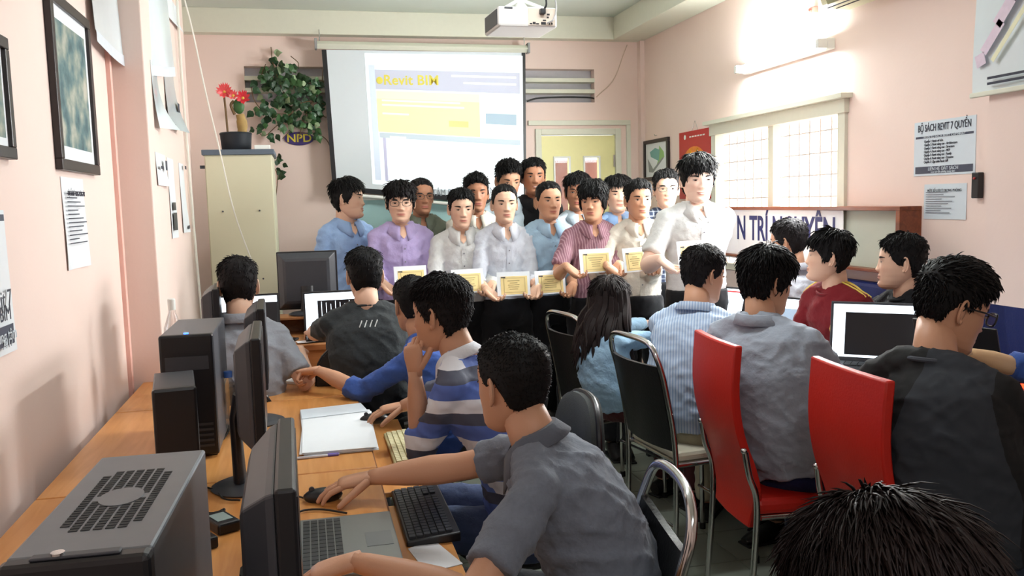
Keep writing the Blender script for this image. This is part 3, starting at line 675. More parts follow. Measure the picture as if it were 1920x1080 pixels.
def red_chair(label, loc, yaw):
    r = thing('red_chair', label, 'chair', loc, -math.radians(yaw)); h = .215; n = 16; vs = []
    prof = smoothcurve([(0, -.205, .38), (0, -.195, .48), (0, -.215, .60), (0, -.265, .75), (0, -.285, .90), (0, -.275, 1.08)], 4)
    wid = [h*(.80+.20*sst(0, .35, np.array(i/(len(prof)-1)))) for i in range(len(prof))]
    for p, w_ in zip(prof, wid):
        for u in np.linspace(-1, 1, 7): vs.append(V((u*w_, p.y-.012*(1-u*u), p.z)))
    k0 = len(vs); vs += [p+V((0, .032, 0)) for p in vs]; fs = []; m = len(prof)
    for i in range(m-1):
        for j in range(6): a = i*7+j; q_ = (a, a+1, a+8, a+7); fs.append(q_); fs.append(tuple(k0+t for t in reversed(q_)))
    for i in range(m-1): fs.append((i*7, (i+1)*7, k0+(i+1)*7, k0+i*7)); fs.append((i*7+6, k0+i*7+6, k0+(i+1)*7+6, (i+1)*7+6))
    for j in range(6): fs.append((j, k0+j, k0+j+1, j+1)); fs.append(((m-1)*7+j, (m-1)*7+j+1, k0+(m-1)*7+j+1, k0+(m-1)*7+j))
    MB().add(vs, fs).build('backrest', REDV, r, smooth=True, bev=.006)
    MB().bb((-h, -.19, .44), (h, .24, .50)).build('seat', REDV, r, bev=.02)
    for sx in (-1, 1):
        MB().tube(smoothcurve([(sx*(h+.012), -.24, .69), (sx*(h+.016), -.225, .60), (sx*(h+.012), -.195, .50), (sx*(h+.006), -.20, .30), (sx*h, -.225, 0)], 5), .012, 10).build('leg', CHROME, r, smooth=True)
        MB().ball((sx*(h+.012), -.245, .695), (.016, .012, .012), 8, 6).build('bolt_cap', CHROME, r, smooth=True)
        MB().tube(smoothcurve([(sx*(h-.01), -.17, .43), (sx*(h-.01), .18, .43), (sx*(h-.01), .21, .38), (sx*(h-.01), .22, 0)], 4), .011, 10).build('leg', CHROME, r, smooth=True)
    MB().cyl((-h, .215, .2), (h, .215, .2), .008, 8).build('stretcher', CHROME, r)
    return r
def office_chair(label, loc, yaw, top=.98, mt=GRYF, arms=False, w_=.42):
    r = thing('office_chair', label, 'chair', loc, -math.radians(yaw)); h = w_/2; c = MB()
    zc = top-.20; pts = []
    out = [(h*math.copysign(abs(math.cos(a))**.75, math.cos(a)), zc+.20*math.copysign(abs(math.sin(a))**.8, math.sin(a))) for a in np.linspace(0, 2*PI, 28, endpoint=False)]
    vs = []; rings = [(1.0, 0), (1.0, .045), (.9, .062), (.5, .066)]
    for sc, d in rings: vs += [V((x*sc, -.24-.03*(1-(x*sc/h)**2)+d, zc+(z-zc)*sc)) for x, z in out]
    fs = [(i*28+j, i*28+(j+1) % 28, (i+1)*28+(j+1) % 28, (i+1)*28+j) for i in range(3) for j in range(28)]+[tuple(range(28)), tuple(84+j for j in range(28))]
    c.add(vs, fs).build('backrest', mt, r, smooth=True)
    MB().tube([V((x*1.0, -.222-.03*(1-(x/h)**2), z)) for x, z in out], .010, 8, closed=True).build('back_piping', BLACKP, r, smooth=True)
    MB().ball((0, .0, .47), (.23, .23, .045), 24, 8).build('seat', mt, r, smooth=True)
    MB().tube(smoothcurve([(0, -.245, zc), (0, -.26, .62), (0, -.2, .44), (0, 0, .42)], 4), .02, 8).build('back_bar', BLACKP, r, smooth=True)
    MB().cyl((0, 0, .08), (0, 0, .43), .025, 12).build('gas_post', BLACKP, r)
    for k in range(5):
        a = 2*PI*k/5+.3; e = (.26*math.cos(a), .26*math.sin(a)); MB().tube([(0, 0, .09), (e[0], e[1], .06)], [.022, .014], 8).build('leg', BLACKP, r)
        MB().ball((e[0], e[1], .026), .026, 10, 8).build('caster', RUBBER, r, smooth=True)
    if arms:
        for sx in (-1, 1): MB().tube(smoothcurve([(sx*.2, -.0, .45), (sx*.27, -.02, .52), (sx*.28, -.12, .68), (sx*.27, -.02, .74), (sx*.27, .16, .72)], 5), .016, 8).build('armrest', BLACKP, r, smooth=True)
    return r
chrome_chair('chrome chair with black back and cream seat behind the pale striped shirt man', (1.64, 3.55, 0), 84, 1.02, .52, .44)
chrome_chair('chrome chair with black back behind the long-haired woman in denim', (1.58, 4.42, 0), 78, 1.02, .50, .42)
chrome_chair('bare chrome chair with torn black cover strips nearest the viewer', (.52, 1.86, 0), -82, .97, .47, .38, torn=True)
red_chair('tall-backed red vinyl chair behind the man in the plain light grey shirt', (1.78, 3.0, 0), 96)
red_chair('tall-backed red vinyl chair behind the man in the black raglan top', (1.885, 2.32, 0), 94)
office_chair('charcoal round-backed chair behind the man in the blue and white striped shirt', (.66, 2.78, 0), -90, .96)
office_chair('black round-backed chair with curved armrests behind the dark t-shirt man', (.24, 4.24, 0), 4, 1.0, BLKV, arms=True)
office_chair('black chair with armrests under the man in the blue shirt', (.56, 3.72, 0), -80, .92, BLKV, arms=True, w_=.40)
office_chair('dark chair under the man in the grey shirt by the cabinet', (-.34, 4.02, 0), 4, .88, BLKV, w_=.38)
# ---------------------------------------------------------------- cabinet and the things on it
ca, cb = atY(379, 281, 5.95), atY(512, 281, 5.95)
cw = cb.x-ca.x; ch = ca.z
CAB = mat('cabinet_cream_enamel', (214, 210, 182), .45, var=.03, scale=3)
cab = thing('steel_cabinet', 'tall cream cabinet with a slate grey top in the far left corner', 'cabinet', ((ca.x+cb.x)/2, 5.95, 0))
MB().bb((-cw/2+.01, .0, 0), (cw/2-.01, .52, ch-.035)).build('body', CAB, cab, bev=.004)
MB().bb((-cw/2-.005, -.015, ch-.035), (cw/2+.005, .53, ch)).build('top', mat('slate_grey_top', (92, 104, 118), .5), cab, bev=.004)
dr_ = MB().bb((-cw/2+.015, -.012, .02), (cw/2-.015, 0, ch-.045)).build('door', CAB, cab, bev=.003)
for sx in (-1, 1):
    for z in (ch-.40, ch-.85): MB().cyl((sx*cw*.26, -.012, z), (sx*cw*.26, -.018, z), .006, 8).build('screw', DGREY, dr_)
for z in (ch-.07, .3): MB().bb((-cw/2-.02, .0, z-.05), (-cw/2+.01, .03, z-.03)).build('hinge', DGREY, cab)
# potted plant with red blooms
pc = atY(443, 268, 6.1)
pp_ = thing('potted_plant', 'black pot with a stubby cactus and tall red blossoms on the cabinet', 'plant', (pc.x, 6.1, ch))
MB().lathe([(.088, 0), (.094, .01), (.102, .105), (.106, .112), (.1, .12), (.094, .112), (.092, .1), (.0, .1)], 28).build('pot', mat('black_pot', (30, 36, 44), .5), pp_, smooth=True)
MB().lathe([(.0, .098), (.09, .098), (.09, .104), (.0, .106)], 20).build('soil', mat('soil', (70, 52, 38), .9), pp_)
STEM = mat('plant_stem_brown', (110, 84, 52), .7); LEAFG = mat('leaf_green', (52, 92, 44), .5, var=.3, scale=20); LEAFD = mat('leaf_dark_green', (34, 66, 36), .5, var=.3, scale=20)
MB().tube(smoothcurve([(-.05, 0, .1), (-.055, 0, .25), (-.06, 0, .36)], 5), .007, 7).build('stem', STEM, pp_, smooth=True)
MB().tube(smoothcurve([(.04, 0, .1), (.045, 0, .17), (.035, 0, .24)], 5), [.03]*4+[.034]*4+[.028]*3, 10).build('cactus_trunk', mat('cactus_tan', (168, 138, 84), .8, var=.2), pp_, smooth=True)
MB().ball((.03, 0, .295), (.036, .02, .052), 12, 10).build('cactus_pad', LEAFG, pp_, smooth=True)
MB().tube(smoothcurve([(.0, 0, .24), (-.02, 0, .3), (-.0, 0, .33)], 5), .01, 7).build('branch', STEM, pp_, smooth=True)
PET = mat('petal_coral', (232, 84, 88), .5, var=.2, scale=50); PET2 = mat('petal_red', (214, 44, 58), .5, var=.2, scale=50)
def bloom(c, r_, m_, n=14):
    c = V(c)
    fl_ = MB().ball(c, .012, 8, 6).build('flower_head', mat('stamen_yellow', (230, 190, 90), .6), pp_)
    for k in range(n):
        a = 2*PI*k/n+random.uniform(-.2, .2); el = random.uniform(-.3, .9); d = V((math.cos(a)*math.cos(el), -.35-random.random()*.3, math.sin(a)*math.cos(el)+.2)).normalized()
        s_ = d.cross(V((0, 1, .2))).normalized(); p0 = c; p1 = c+d*r_*.6; p2 = c+d*r_+V((0, 0, .006)); w_ = r_*.17
        MB().add([p0, p1+s_*w_, p2, p1-s_*w_, p0+V((0, .003, 0)), p1+s_*w_*.8+V((0, .004, 0)), p2, p1-s_*w_*.8+V((0, .004, 0))], [(0, 1, 2, 3), (7, 6, 5, 4)]).build('petal', m_, fl_, smooth=False)
bloom((-.055, -.01, .385), .062, PET, 18); bloom((.06, -.01, .345), .055, PET2, 16); bloom((.0, -.02, .36), .04, PET, 10)
wc = atY(486, 274, 6.0); tag(MB().bb((-.05, -.04, 0), (.05, .04, .028)).build('white_box', WHITE, loc=(wc.x+.02, 6.0, ch), bev=.003), 'small white box beside the plant pot on the cabinet', 'box')
# ---------------------------------------------------------------- wall ivy: stems and leaves one by one
iv = thing('wall_ivy', 'artificial ivy spreading over the back wall beside the projection screen', 'plant', (0, D-.03, 0))
def leaf_mesh(m_):
    b = MB(); o_ = [(0, 0, 0), (.35, .010, .18), (.46, .0, .42), (.28, .02, .62), (.0, .03, 1.0), (-.28, .02, .62), (-.46, .0, .42), (-.35, .010, .18)]
    vs = [V((x, y*1.5, z)) for x, y, z in o_]+[V((0, -.05, .45))]; b.add(vs, [(i, (i+1) % 8, 8) for i in range(8)]); return b.mesh('leaf', m_)
LM = [leaf_mesh(LEAFD), leaf_mesh(LEAFG), leaf_mesh(mat('leaf_mid_green', (40, 78, 46), .45, var=.3, scale=20)), leaf_mesh(mat('variegated_leaf', (150, 172, 132), .5, var=.4, scale=60))]
def ivp(px, py, dy=0): p = atY(px, py, D-.04-dy); return V((p.x, p.y-(D-.03), p.z))
vines = [[(548, 215), (530, 170), (512, 120), (508, 88)], [(560, 260), (575, 210), (600, 170), (606, 128)], [(548, 215), (500, 210), (478, 190), (470, 160)], [(530, 260), (560, 230), (590, 215), (612, 220)], [(560, 200), (520, 235), (495, 255), (480, 240)],
         [(556, 250), (590, 250), (612, 262), (622, 285)], [(512, 282), (508, 305), (520, 330), (516, 395), (523, 470)], [(520, 130), (548, 135), (560, 120), (545, 105)], [(530, 165), (570, 160), (600, 150), (610, 160)], [(500, 160), (490, 145), (498, 120)], [(545, 200), (580, 190), (608, 195)]]
for vl in vines:
    cvp = smoothcurve([ivp(x, y, random.uniform(0, .04)) for x, y in vl], 6); MB().tube(cvp, .0035, 5).build('stem', STEM, iv)
def put_leaf(px, py, dy=None):
    if ((px-561)/36)**2+((py-262)/20)**2 < 1: return
    px = min(px, 597 if py < 330 else 640)
    p = ivp(px, py, random.uniform(.0, .12) if dy is None else dy); o = bpy.data.objects.new('leaf', random.choices(LM, [4, 3, 4, 1])[0]); COL.objects.link(o); o.parent = iv; s_ = random.uniform(.045, .08)
    o.location = p; o.scale = (s_*.9, s_, s_); o.rotation_euler = (random.uniform(-.6, .6), random.uniform(1.2, 5.0), random.uniform(-.7, .7))
cl_ = [(490, 170, 12, 20, 6), (560, 240, 30, 10, 10), (515, 108, 8, 16, 7), (500, 140, 14, 14, 12), (535, 125, 22, 12, 18), (520, 155, 26, 14, 22), (560, 150, 26, 16, 22), (530, 190, 34, 18, 36), (575, 190, 28, 24, 34), (590, 160, 18, 22, 16), (545, 222, 40, 14, 32), (585, 225, 24, 18, 22), (500, 205, 18, 12, 10), (488, 240, 12, 6, 6), (512, 252, 12, 6, 6), (520, 298, 12, 12, 8), (523, 325, 8, 8, 4), (600, 255, 10, 6, 4), (480, 205, 8, 12, 5)]
for (x, y, sx, sy, n) in cl_:
    for k in range(n): put_leaf(min(612, random.gauss(x, sx*.6)), random.gauss(y, sy*.6))
# ================================================================ computers and small things
SCRW = mat('screen_white_glow', (226, 238, 250), .4, emit=1.3); SCRB = mat('screen_dark_drawing', (14, 16, 24), .3); SCRBL = mat('screen_blue_shape', (70, 96, 180), .4, emit=.7); SCRR = mat('screen_red_lines', (220, 60, 60), .4, emit=.8)
SILV = mat('silver_lid', (188, 190, 192), .4, metal=.3); KEYM = mat('black_keycap', (26, 27, 30), .5); PALM = mat('grey_palmrest', (120, 122, 120), .35, metal=.3)
def monitor(label, loc, yaw, w_=.38, h_=.30, zc=.33, rear=True, base=True, col=BLACKP, group=None):
    r = thing('monitor', label, 'monitor', loc, -math.radians(yaw), group)   # screen faces local +y
    MB().bb((-w_/2, .0, zc-h_/2), (w_/2, .028, zc+h_/2)).build('bezel', col, r, bev=.005)
    MB().bb((-w_/2+.016, .028, zc-h_/2+.022), (w_/2-.016, .0295, zc+h_/2-.016)).build('screen', SCRB, r)
    b = MB(); W2, H2 = w_/2-.006, h_/2-.006; vs = []
    for sc, y in ((1, 0), (.97, -.012), (.80, -.042), (.70, -.048)): vs += [V((sx*W2*sc, y, zc+sz_*H2*sc)) for sx, sz_ in ((-1, -1), (1, -1), (1, 1), (-1, 1))]
    b.add(vs, [(i*4+j, i*4+(j+1) % 4, (i+1)*4+(j+1) % 4, (i+1)*4+j) for i in range(3) for j in range(4)]+[(12, 13, 14, 15), (0, 1, 2, 3)]).build('back_shell', DGREY, r, bev=.004)
    MB().tube([(0, -.045, zc-.03), (0, -.06, zc-.10), (0, -.055, .02)], [(.035, .018), (.032, .016), (.04, .02)], 10, ref=(1, 0, 0)).build('neck', BLACKP, r, smooth=True)
    if base: MB().lathe([(.105, 0), (.11, .006), (.09, .014), (.03, .02)], 28).build('foot', DGREY, r, smooth=True, loc=(0, -.03, 0))
    return r
def laptop(label, loc, yaw, w_=.34, d_=.235, open_=105, lid=BLACKP, deck=BLACKP, screen='page', name='laptop', keys=True):
    """screen faces local -y side (towards the user, who sits at -y); hinge at +y"""
    r = thing(name, label, 'laptop', loc, -math.radians(yaw))
    MB().bb((-w_/2, -d_/2, .0), (w_/2, d_/2, .018)).build('base', deck, r, bev=.004)
    if keys:
        kb = MB()
        for i in range(5):
            for j in range(14):
                kx = -w_/2+.02+(w_-.04)*(j+.5)/14; ky = d_/2-.035-.019*i; hw = (w_-.04)/28-.0012
                kb.bb((kx-hw, ky-.008, .018), (kx+hw, ky+.008, .0205))
        ko = kb.build('keys', KEYM, r); ko['kind'] = 'stuff'
        MB().bb((-.045, -d_/2+.012, .018), (.045, -d_/2+.075, .0188)).build('touchpad', mat('touchpad_grey', (100, 102, 104), .3), r)
    a = math.radians(open_-90); R_ = Matrix.Rotation(-a, 3, 'X'); L_ = MB(); h_ = d_-.01
    o = V((0, d_/2-.006, .016)); P_ = lambda x, y, z: o+R_ @ V((x, y, z))
    def slab(mb, x0, x1, z0, z1, y0, y1): mb.add([P_(x, y, z) for x in (x0, x1) for y in (y0, y1) for z in (z0, z1)], [(0, 1, 3, 2), (4, 6, 7, 5), (0, 4, 5, 1), (2, 3, 7, 6), (0, 2, 6, 4), (1, 5, 7, 3)])
    slab(L_, -w_/2, w_/2, 0, h_, 0, .009); ld = L_.build('lid', lid, r, bev=.003)
    def sc(n, m_, x0, x1, z0, z1, y): q_ = MB(); slab(q_, x0, x1, z0, z1, y-.0006, y); return q_.build(n, m_, ld)
    X0, X1, Z0, Z1 = -w_/2+.012, w_/2-.012, .018, h_-.012
    sc('screen', SCRW, X0, X1, Z0, Z1, -.0004)
    if screen == 'cad': sc('drawing_area', SCRB, X0+.05, X1-.0, Z0+.01, Z1-.035, -.0012)
    if screen == 'lines':
        sc('drawing_area', SCRB, X0+.065, X1-.02, Z0+.035, Z1-.04, -.0012); q_ = MB()
        for k in range(8): slab(q_, X0+.085+.025*k, X0+.088+.025*k, Z0+.06, Z1-.045-.008*(k % 3), -.0020, -.0016)
        q_.build('drawn_lines', SCRW, ld); q_ = MB(); [slab(q_, X0+.085+.012*k, X0+.089+.012*k, Z0+.05, Z0+.07+.01*(k % 2), -.0024, -.002) for k in range(5)]; q_.build('drawn_marks', SCRR, ld)
    if screen == 'blue': sc('model_shape', SCRBL, X0+.06, X0+.17, Z0+.03, Z0+.12, -.0012); sc('ribbon', SCRR, X0+.03, X1-.03, Z1-.02, Z1-.012, -.0012)
    if screen == 'sheet': sc('drawing_frame', mat('screen_grey', (150, 170, 190), .4, emit=.5), X0+.03, X1-.03, Z0+.03, Z1-.05, -.0012)
    return r
def tower(name, label, loc, yaw, w_=.17, d_=.43, h_=.41, body=BLACKP, top=None, vents=False, logo=False):
    r = thing(name, label, 'computer', loc, -math.radians(yaw))   # front faces local -y
    MB().bb((-w_/2, -d_/2+.02, .012), (w_/2, d_/2, h_)).build('case', top or body, r, bev=.004)
    MB().bb((-w_/2-.002, -d_/2-.012, .01), (w_/2+.002, -d_/2+.02, h_+.002)).build('front_bezel', body, r, bev=.008)
    for sx in (-1, 1): MB().bb((sx*(w_/2-.02)-.012, -d_/2+.02, 0), (sx*(w_/2-.02)+.012, d_/2-.02, .012)).build('foot', RUBBER, r)
    if vents:
        v_ = MB()
        for j in range(26):
            y = -.125+.010*j; lim = .052
            for i in range(7):
                x = -lim+.104*(i+.5)/7
                if (abs(x)/.05)**2+((y)/.04)**2 < .45 or (abs(x) > .035 and abs(y) > .11): continue
                v_.bb((x-.0056, y-.0034, h_-.001), (x+.0056, y+.0034, h_+.0008))
        vo = v_.build('vent_slots', mat('vent_dark', (22, 24, 27), .6), r); vo['kind'] = 'stuff'
        MB().tube([(.0, 0, h_), (0, 0, h_+.0012)], [(.030, .040)]*2, 24, ref=(1, 0, 0)).build('stamped_oval', top, r)
        MB().bb((-.05, -d_/2-.002, h_+.002), (.05, -d_/2+.014, h_+.006)).build('button_strip', DGREY, r, bev=.002)
        MB().cyl((-.02, -d_/2+.006, h_+.006), (-.02, -d_/2+.006, h_+.009), .008, 12).build('power_button', CHROME, r)
    if logo:
        lg = MB().tube([(0, -d_/2-.012, .20), (0, -d_/2-.0135, .20)], [(.022, .026)]*2, 6, ref=(0, 0, 1)).build('emblem', mat('emblem_white', (225, 228, 232), .4), r)
        lg2 = MB()
        for k in range(5): lg2.bb((-.014+.0065*k, -d_/2-.0145, .186), (-.011+.0065*k, -d_/2-.0133, .214))
        lg2.build('emblem_rays', BLACKP, lg)
        for k in range(5): MB().bb((-w_/2+.012, -d_/2-.0145, .04+.018*k), (w_/2-.012, -d_/2-.012, .048+.018*k)).build('grille_slat', DGREY, r)
        MB().bb((-w_/2+.015, -d_/2-.014, .30), (w_/2-.015, -d_/2-.012, .345)).build('optical_drive', DGREY, r)
        MB().cyl((0, -d_/2+.01, h_+.001), (0, -d_/2+.01, h_+.006), .008, 12).build('power_led', mat('blue_led', (60, 110, 255), .3, emit=3), r)
    return r
t1 = atD(342, 850, 1.45); t1b = atD(300, 1050, 1.0)
tower('computer_tower', 'silver grey computer tower with a slotted top at the lower left corner', (-.275, 1.30, TZ), 2, .165, .45, t1.z-TZ, BLACKP, STEELM, vents=True)
tower('computer_tower', 'glossy black computer tower with a white hexagonal emblem on the desk by the wall', (-.40, 3.20, TZ), 0, .165, .44, .415, BLACKP, mat('tower_top_grey', (96, 98, 104), .4, metal=.4), logo=True)
tower('computer_tower', 'short black computer tower with a grey top turned sideways between the two others', (-.405, 2.71, TZ), -8, .115, .28, .32, BLACKP, DGREY)
# monitors along the desks: screens towards the sitters (+x)
monitor('black flat monitor with a grey back edge nearest the viewer', (-.06, 1.32, TZ), 89, .40, .31, .305)
monitor('black flat monitor, second from the viewer, beside the short tower', (-.17, 2.62, TZ), 88, .40, .32, .31)
monitor('black flat monitor, third along the left desks, in front of the blue labelled bottle', (-.195, 3.42, TZ), 88, .38, .30, .31)
monitor('thin black monitor farthest along the left desks', (-.42, 4.08, TZ), 86, .34, .28, .34)
mm = atY(577, 530, 4.98)
monitor('large black monitor seen from behind beside the cabinet', (mm.x, 5.03, FZ+.1), 6, .335, .33, .19)
# laptops on the front table and elsewhere
p = atZ(497, 608, FZ); laptop('dark laptop with a bright page in front of the man by the cabinet', (p.x-.06, 4.70, FZ), 0, .34, .24, 100, screen='cad')
p = atZ(655, 615, FZ); laptop('black laptop with a white page and drawn lines before the dark t-shirt man', (.125, 4.68, FZ), -2, .31, .24, 98, screen='lines')
tag(wave_sheet(.09, .07, .001, 3).build('white_card', PAPER, loc=(-.03, 4.58, FZ+.006), rot=(-PI/2, 0, .2)), 'small white card lying before the laptop on the front table', 'card')
tag(MB().bb((-.035, -.06, 0), (.035, .06, .012)).build('black_phone', BLACKP, loc=(-.13, 4.7, FZ), rot=(0, 0, 1.3), bev=.003), 'black phone on the front table near the laptop', 'phone')
pl = atZ(640, 1010, TZ); 
lp = laptop('grey laptop under the left hand of the man in the grey polo shirt', (.055, 2.05, TZ), -90, .37, .25, 96, DGREY, PALM, screen='cad')
# right table laptops
def on_rt(px, py): return atZ(px, py, RZ)
laptop('silver-lidded laptop standing open at the far end of the right table', (2.16, 4.90, RZ+.0), 110, .33, .23, 100, SILV, SILV, name='laptop', keys=False)
laptop('laptop with a blue shape on its page before the pale striped shirt man', (2.17, 4.47, RZ), 66, .33, .23, 108, screen='blue')
laptop('laptop with a pale page half hidden by the man in the plain light grey shirt', (2.22, 3.85, RZ), 62, .32, .23, 112, screen='sheet')
laptop('black laptop seen from behind in front of the maroon jersey man', (2.20, 3.50, RZ), -60, .34, .25, 100, BLACKP)
laptop('laptop with a dark drawing window showing between the red chair and the raglan man', (2.27, 3.08, RZ), 42, .42, .27, 104, DGREY, BLACKP, screen='cad')
laptop('black laptop seen from behind right of the man with glasses and raglan top', (2.50, 2.75, RZ), -100, .36, .25, 104, BLACKP)
laptop('dark laptop at the right edge under the typing hand of the raglan man', (2.34, 2.16, RZ), 74, .38, .26, 108, BLACKP, BLACKP, screen='page')
# power strip with red lamps, tangled cables, papers
ps = thing('power_strip', 'black power strip with two glowing red lamps on the right table', 'power strip', (2.46, 2.52, RZ), 1.2)
MB().bb((-.12, -.03, 0), (.12, .03, .035)).build('body', BLACKP, ps, bev=.005)
for k in (-.02, .03): MB().bb((k-.014, -.012, .035), (k+.014, .012, .04)).build('lit_switch', mat('red_glow', (255, 50, 24), .4, emit=5), ps)
for k, (lb, ox) in enumerate([('black cable tangle above the power strip on the right table', 0), ('black charger cable loops at the right edge of the table', .06)]):
    pts = [V((2.45+.09*math.cos(t*1.7+k)+ox*.5, 2.62+.07*math.sin(t*2.3+k), RZ+.03+.045*(1+math.sin(t*1.3+k)))) for t in np.linspace(0, 9, 26)]
    tag(MB().tube(smoothcurve(pts, 3), .005, 6).build('cable_tangle', RUBBER), lb, 'cable')
tag(wave_sheet(.21, .29, .002, 4).build('paper_sheet', PAPER, loc=(2.40, 3.55, RZ+.006), rot=(-PI/2, 0, .4)), 'white paper sheets before the maroon jersey man', 'paper')
bk = thing('purple_book', 'small closed book with a purple and white cover by the maroon jersey', 'book', (2.52, 3.42, RZ), .3)
MB().bb((-.07, -.1, 0), (.07, .1, .02)).build('pages', PAPER, bk); MB().bb((-.072, -.102, .02), (.072, .102, .024)).build('cover', mat('book_purple', (120, 80, 150), .4), bk)
wbx = MB()
tag(MB().tube(smoothcurve([V((1.95+.05*math.cos(t*2.1), 4.15+.07*math.sin(t*1.6), RZ+.02+.02*math.sin(t*2))) for t in np.linspace(0, 8, 20)], 3), .006, 6).build('white_cable_tangle', WC), 'tangle of white cables on the right table beside the woman', 'cable')
# ---------------------------------------------------------------- left desk clutter
TRZ = TZ-.108
def quad_obj(name, label, cat, pxs, z, h_, mt, group=None, n='sheet', bev=0):
    """flat box on four points at height z (pixel corners in order)"""
    ps_ = [atZ(x, y, z) for x, y in pxs]; c = sum(ps_, V())/4; r = thing(name, label, cat, (c.x, c.y, z), 0, group)
    MB().prism([((p-c).x, (p-c).y) for p in ps_], 0, h_, 'xy').build(n, mt, r, bev=bev); return r, [(p-c) for p in ps_]
st = thing('paper_stack', 'stack of white printed sheets on the middle orange desk', 'papers', (.06, 3.24, TZ))
q0 = [atZ(x, y, TZ+.012)-V((.06, 3.24, 0)) for x, y in ((566, 770), (692, 768), (705, 838), (570, 850))]
for k in range(7):
    dx, dy, a = random.uniform(-.008, .008), random.uniform(-.01, .01), random.uniform(-.04, .04)
    MB().prism([(p.x+dx, p.y+dy) for p in q0], .0022*k, .0022*k+.0018, 'xy').build('sheet', PAPER, st, rot=(0, 0, a))
q1 = [atZ(x, y, TZ+.018)-V((.06, 3.24, 0)) for x, y in ((563, 768), (676, 755), (690, 770), (566, 785))]
MB().prism([(p.x, p.y) for p in q1], .0160, .0176, 'xy').build('drawing_sheet', mat('pale_drawing_paper', (220, 228, 236), .7), st)
quad_obj('white_notebook', 'closed white notebook with a dark spine on the far orange desk', 'notebook', [(492, 716), (522, 703), (577, 705), (562, 722)], TZ+.0, .014, PAPER, n='cover', bev=.002)
pn = thing('ballpoint_pen', 'clear ballpoint pen below the paper stack', 'pen', (0, 0, 0)); a_, b_ = atZ(549, 860, TZ+.005), atZ(636, 851, TZ+.005); pn.location = (a_+b_)/2; d_ = (b_-a_)/2
MB().tube([-d_, -d_*.9, d_*.8, d_], [.001, .0045, .0045, .003], 8).build('barrel', mat('pen_white', (225, 228, 240), .2), pn, smooth=True); MB().tube([d_*.5, d_*.98], .0052, 8).build('cap', mat('pen_violet', (110, 90, 190), .3), pn)
def keyboard(label, pxs, z, mt, km):
    ps_ = [atZ(x, y, z) for x, y in pxs]; c = sum(ps_, V())/4; u = ((ps_[1]+ps_[2])/2-(ps_[0]+ps_[3])/2); u.z = 0
    L_ = .44; W_ = .15; a = math.atan2(u.y, u.x); r = thing('keyboard', label, 'keyboard', (c.x, c.y, z), a)
    MB().prism([(-W_/2, 0), (W_/2, 0), (W_/2, .016), (-W_/2, .028)], -L_/2, L_/2, 'yz').build('case', mt, r, bev=.004)
    kb = MB()
    for i in range(6):
        for j in range(19):
            if j in (14, 18) and i > 3: continue
            x = -L_/2+.012+(L_-.024)*(j+.5)/19; y = W_/2-.018-.0205*i; zz = .016+.012*(y+W_/2)/W_ if 0 else .0165+(.028-.016)*(W_/2-y)/W_*1.0
            kb.bb((x-.0092, y-.0085, zz-.003), (x+.0092, y+.0085, zz+.006))
    k_ = kb.build('keycaps', km, r); k_['kind'] = 'stuff'; return r
k1 = keyboard('yellowed cream keyboard on the tray of the middle desk', [(705, 815), (745, 885), (785, 880), (742, 812)], TRZ, mat('aged_cream_plastic', (206, 196, 150), .5), mat('cream_keycap', (220, 212, 172), .5))
k1.location = (.34, 3.22, TRZ); k1.rotation_euler = (0, 0, PI/2)
k2 = keyboard('black slim keyboard on the tray of the nearest desk', [(725, 940), (770, 1020), (808, 940), (770, 935)], TRZ, BLACKP, mat('grey_black_keycap', (44, 48, 54), .4))
k2.location = (.30, 2.50, TRZ); k2.rotation_euler = (0, 0, PI/2)
r_, _ = quad_obj('printed_page', 'white printed page on the tray nearest the viewer', 'paper', [(765, 1030), (812, 1012), (868, 1058), (800, 1075)], TRZ, .002, PAPER)
def mouse(label, loc, yaw, mt=BLACKP):
    r = thing('mouse', label, 'mouse', loc, -math.radians(yaw)); MB().ball((0, 0, .014), (.031, .055, .022), 16, 10).build('shell', mt, r, smooth=True); MB().cyl((-.004, .03, .034), (.004, .03, .034), .008, 10).build('wheel', DGREY, r)
    return r
m1 = atZ(606, 938, TZ); mouse('black mouse under the right hand of the man in the grey polo', (m1.x, m1.y, TZ), -90)
m2 = atZ(702, 792, TZ); mouse('black mouse under the hand of the blue and white striped shirt man', (m2.x, m2.y, TZ), -90)
def wire(pts, label, r=.003, mt=RUBBER): return tag(MB().tube(smoothcurve(pts, 6), r, 6).build('cable', mt), label, 'cable')
Z_ = lambda x, y, h=.006: atZ(x, y, TZ+h)
wire([Z_(572, 935), Z_(548, 925), Z_(530, 905), Z_(500, 890)], 'thin mouse cable running from the grey polo man towards the near monitor')
wire([Z_(650, 962), Z_(600, 955), Z_(560, 960), Z_(530, 985)], 'thin dark cable curving behind the grey laptop')
wire([Z_(352, 905), Z_(400, 918), Z_(420, 935), Z_(450, 938)], 'black cable lying behind the near monitor base')
wire([Z_(352, 960), Z_(400, 962), Z_(421, 955), Z_(405, 980), Z_(378, 988)], 'looping black cable beside the power adapter')
wire([Z_(355, 1060, .01), Z_(385, 1075, .01), Z_(400, 1095, .01)], 'black cable at the lower edge beside the silver tower', .004)
wire([Z_(425, 700), Z_(410, 760), Z_(430, 800), Z_(400, 840), Z_(350, 855)], 'black cable hanging behind the second monitor', .004)
wire([Z_(556, 640, .05), Z_(520, 640, .02), Z_(500, 655), Z_(490, 680)], 'thin cable between bottle and monitor on the far desk')
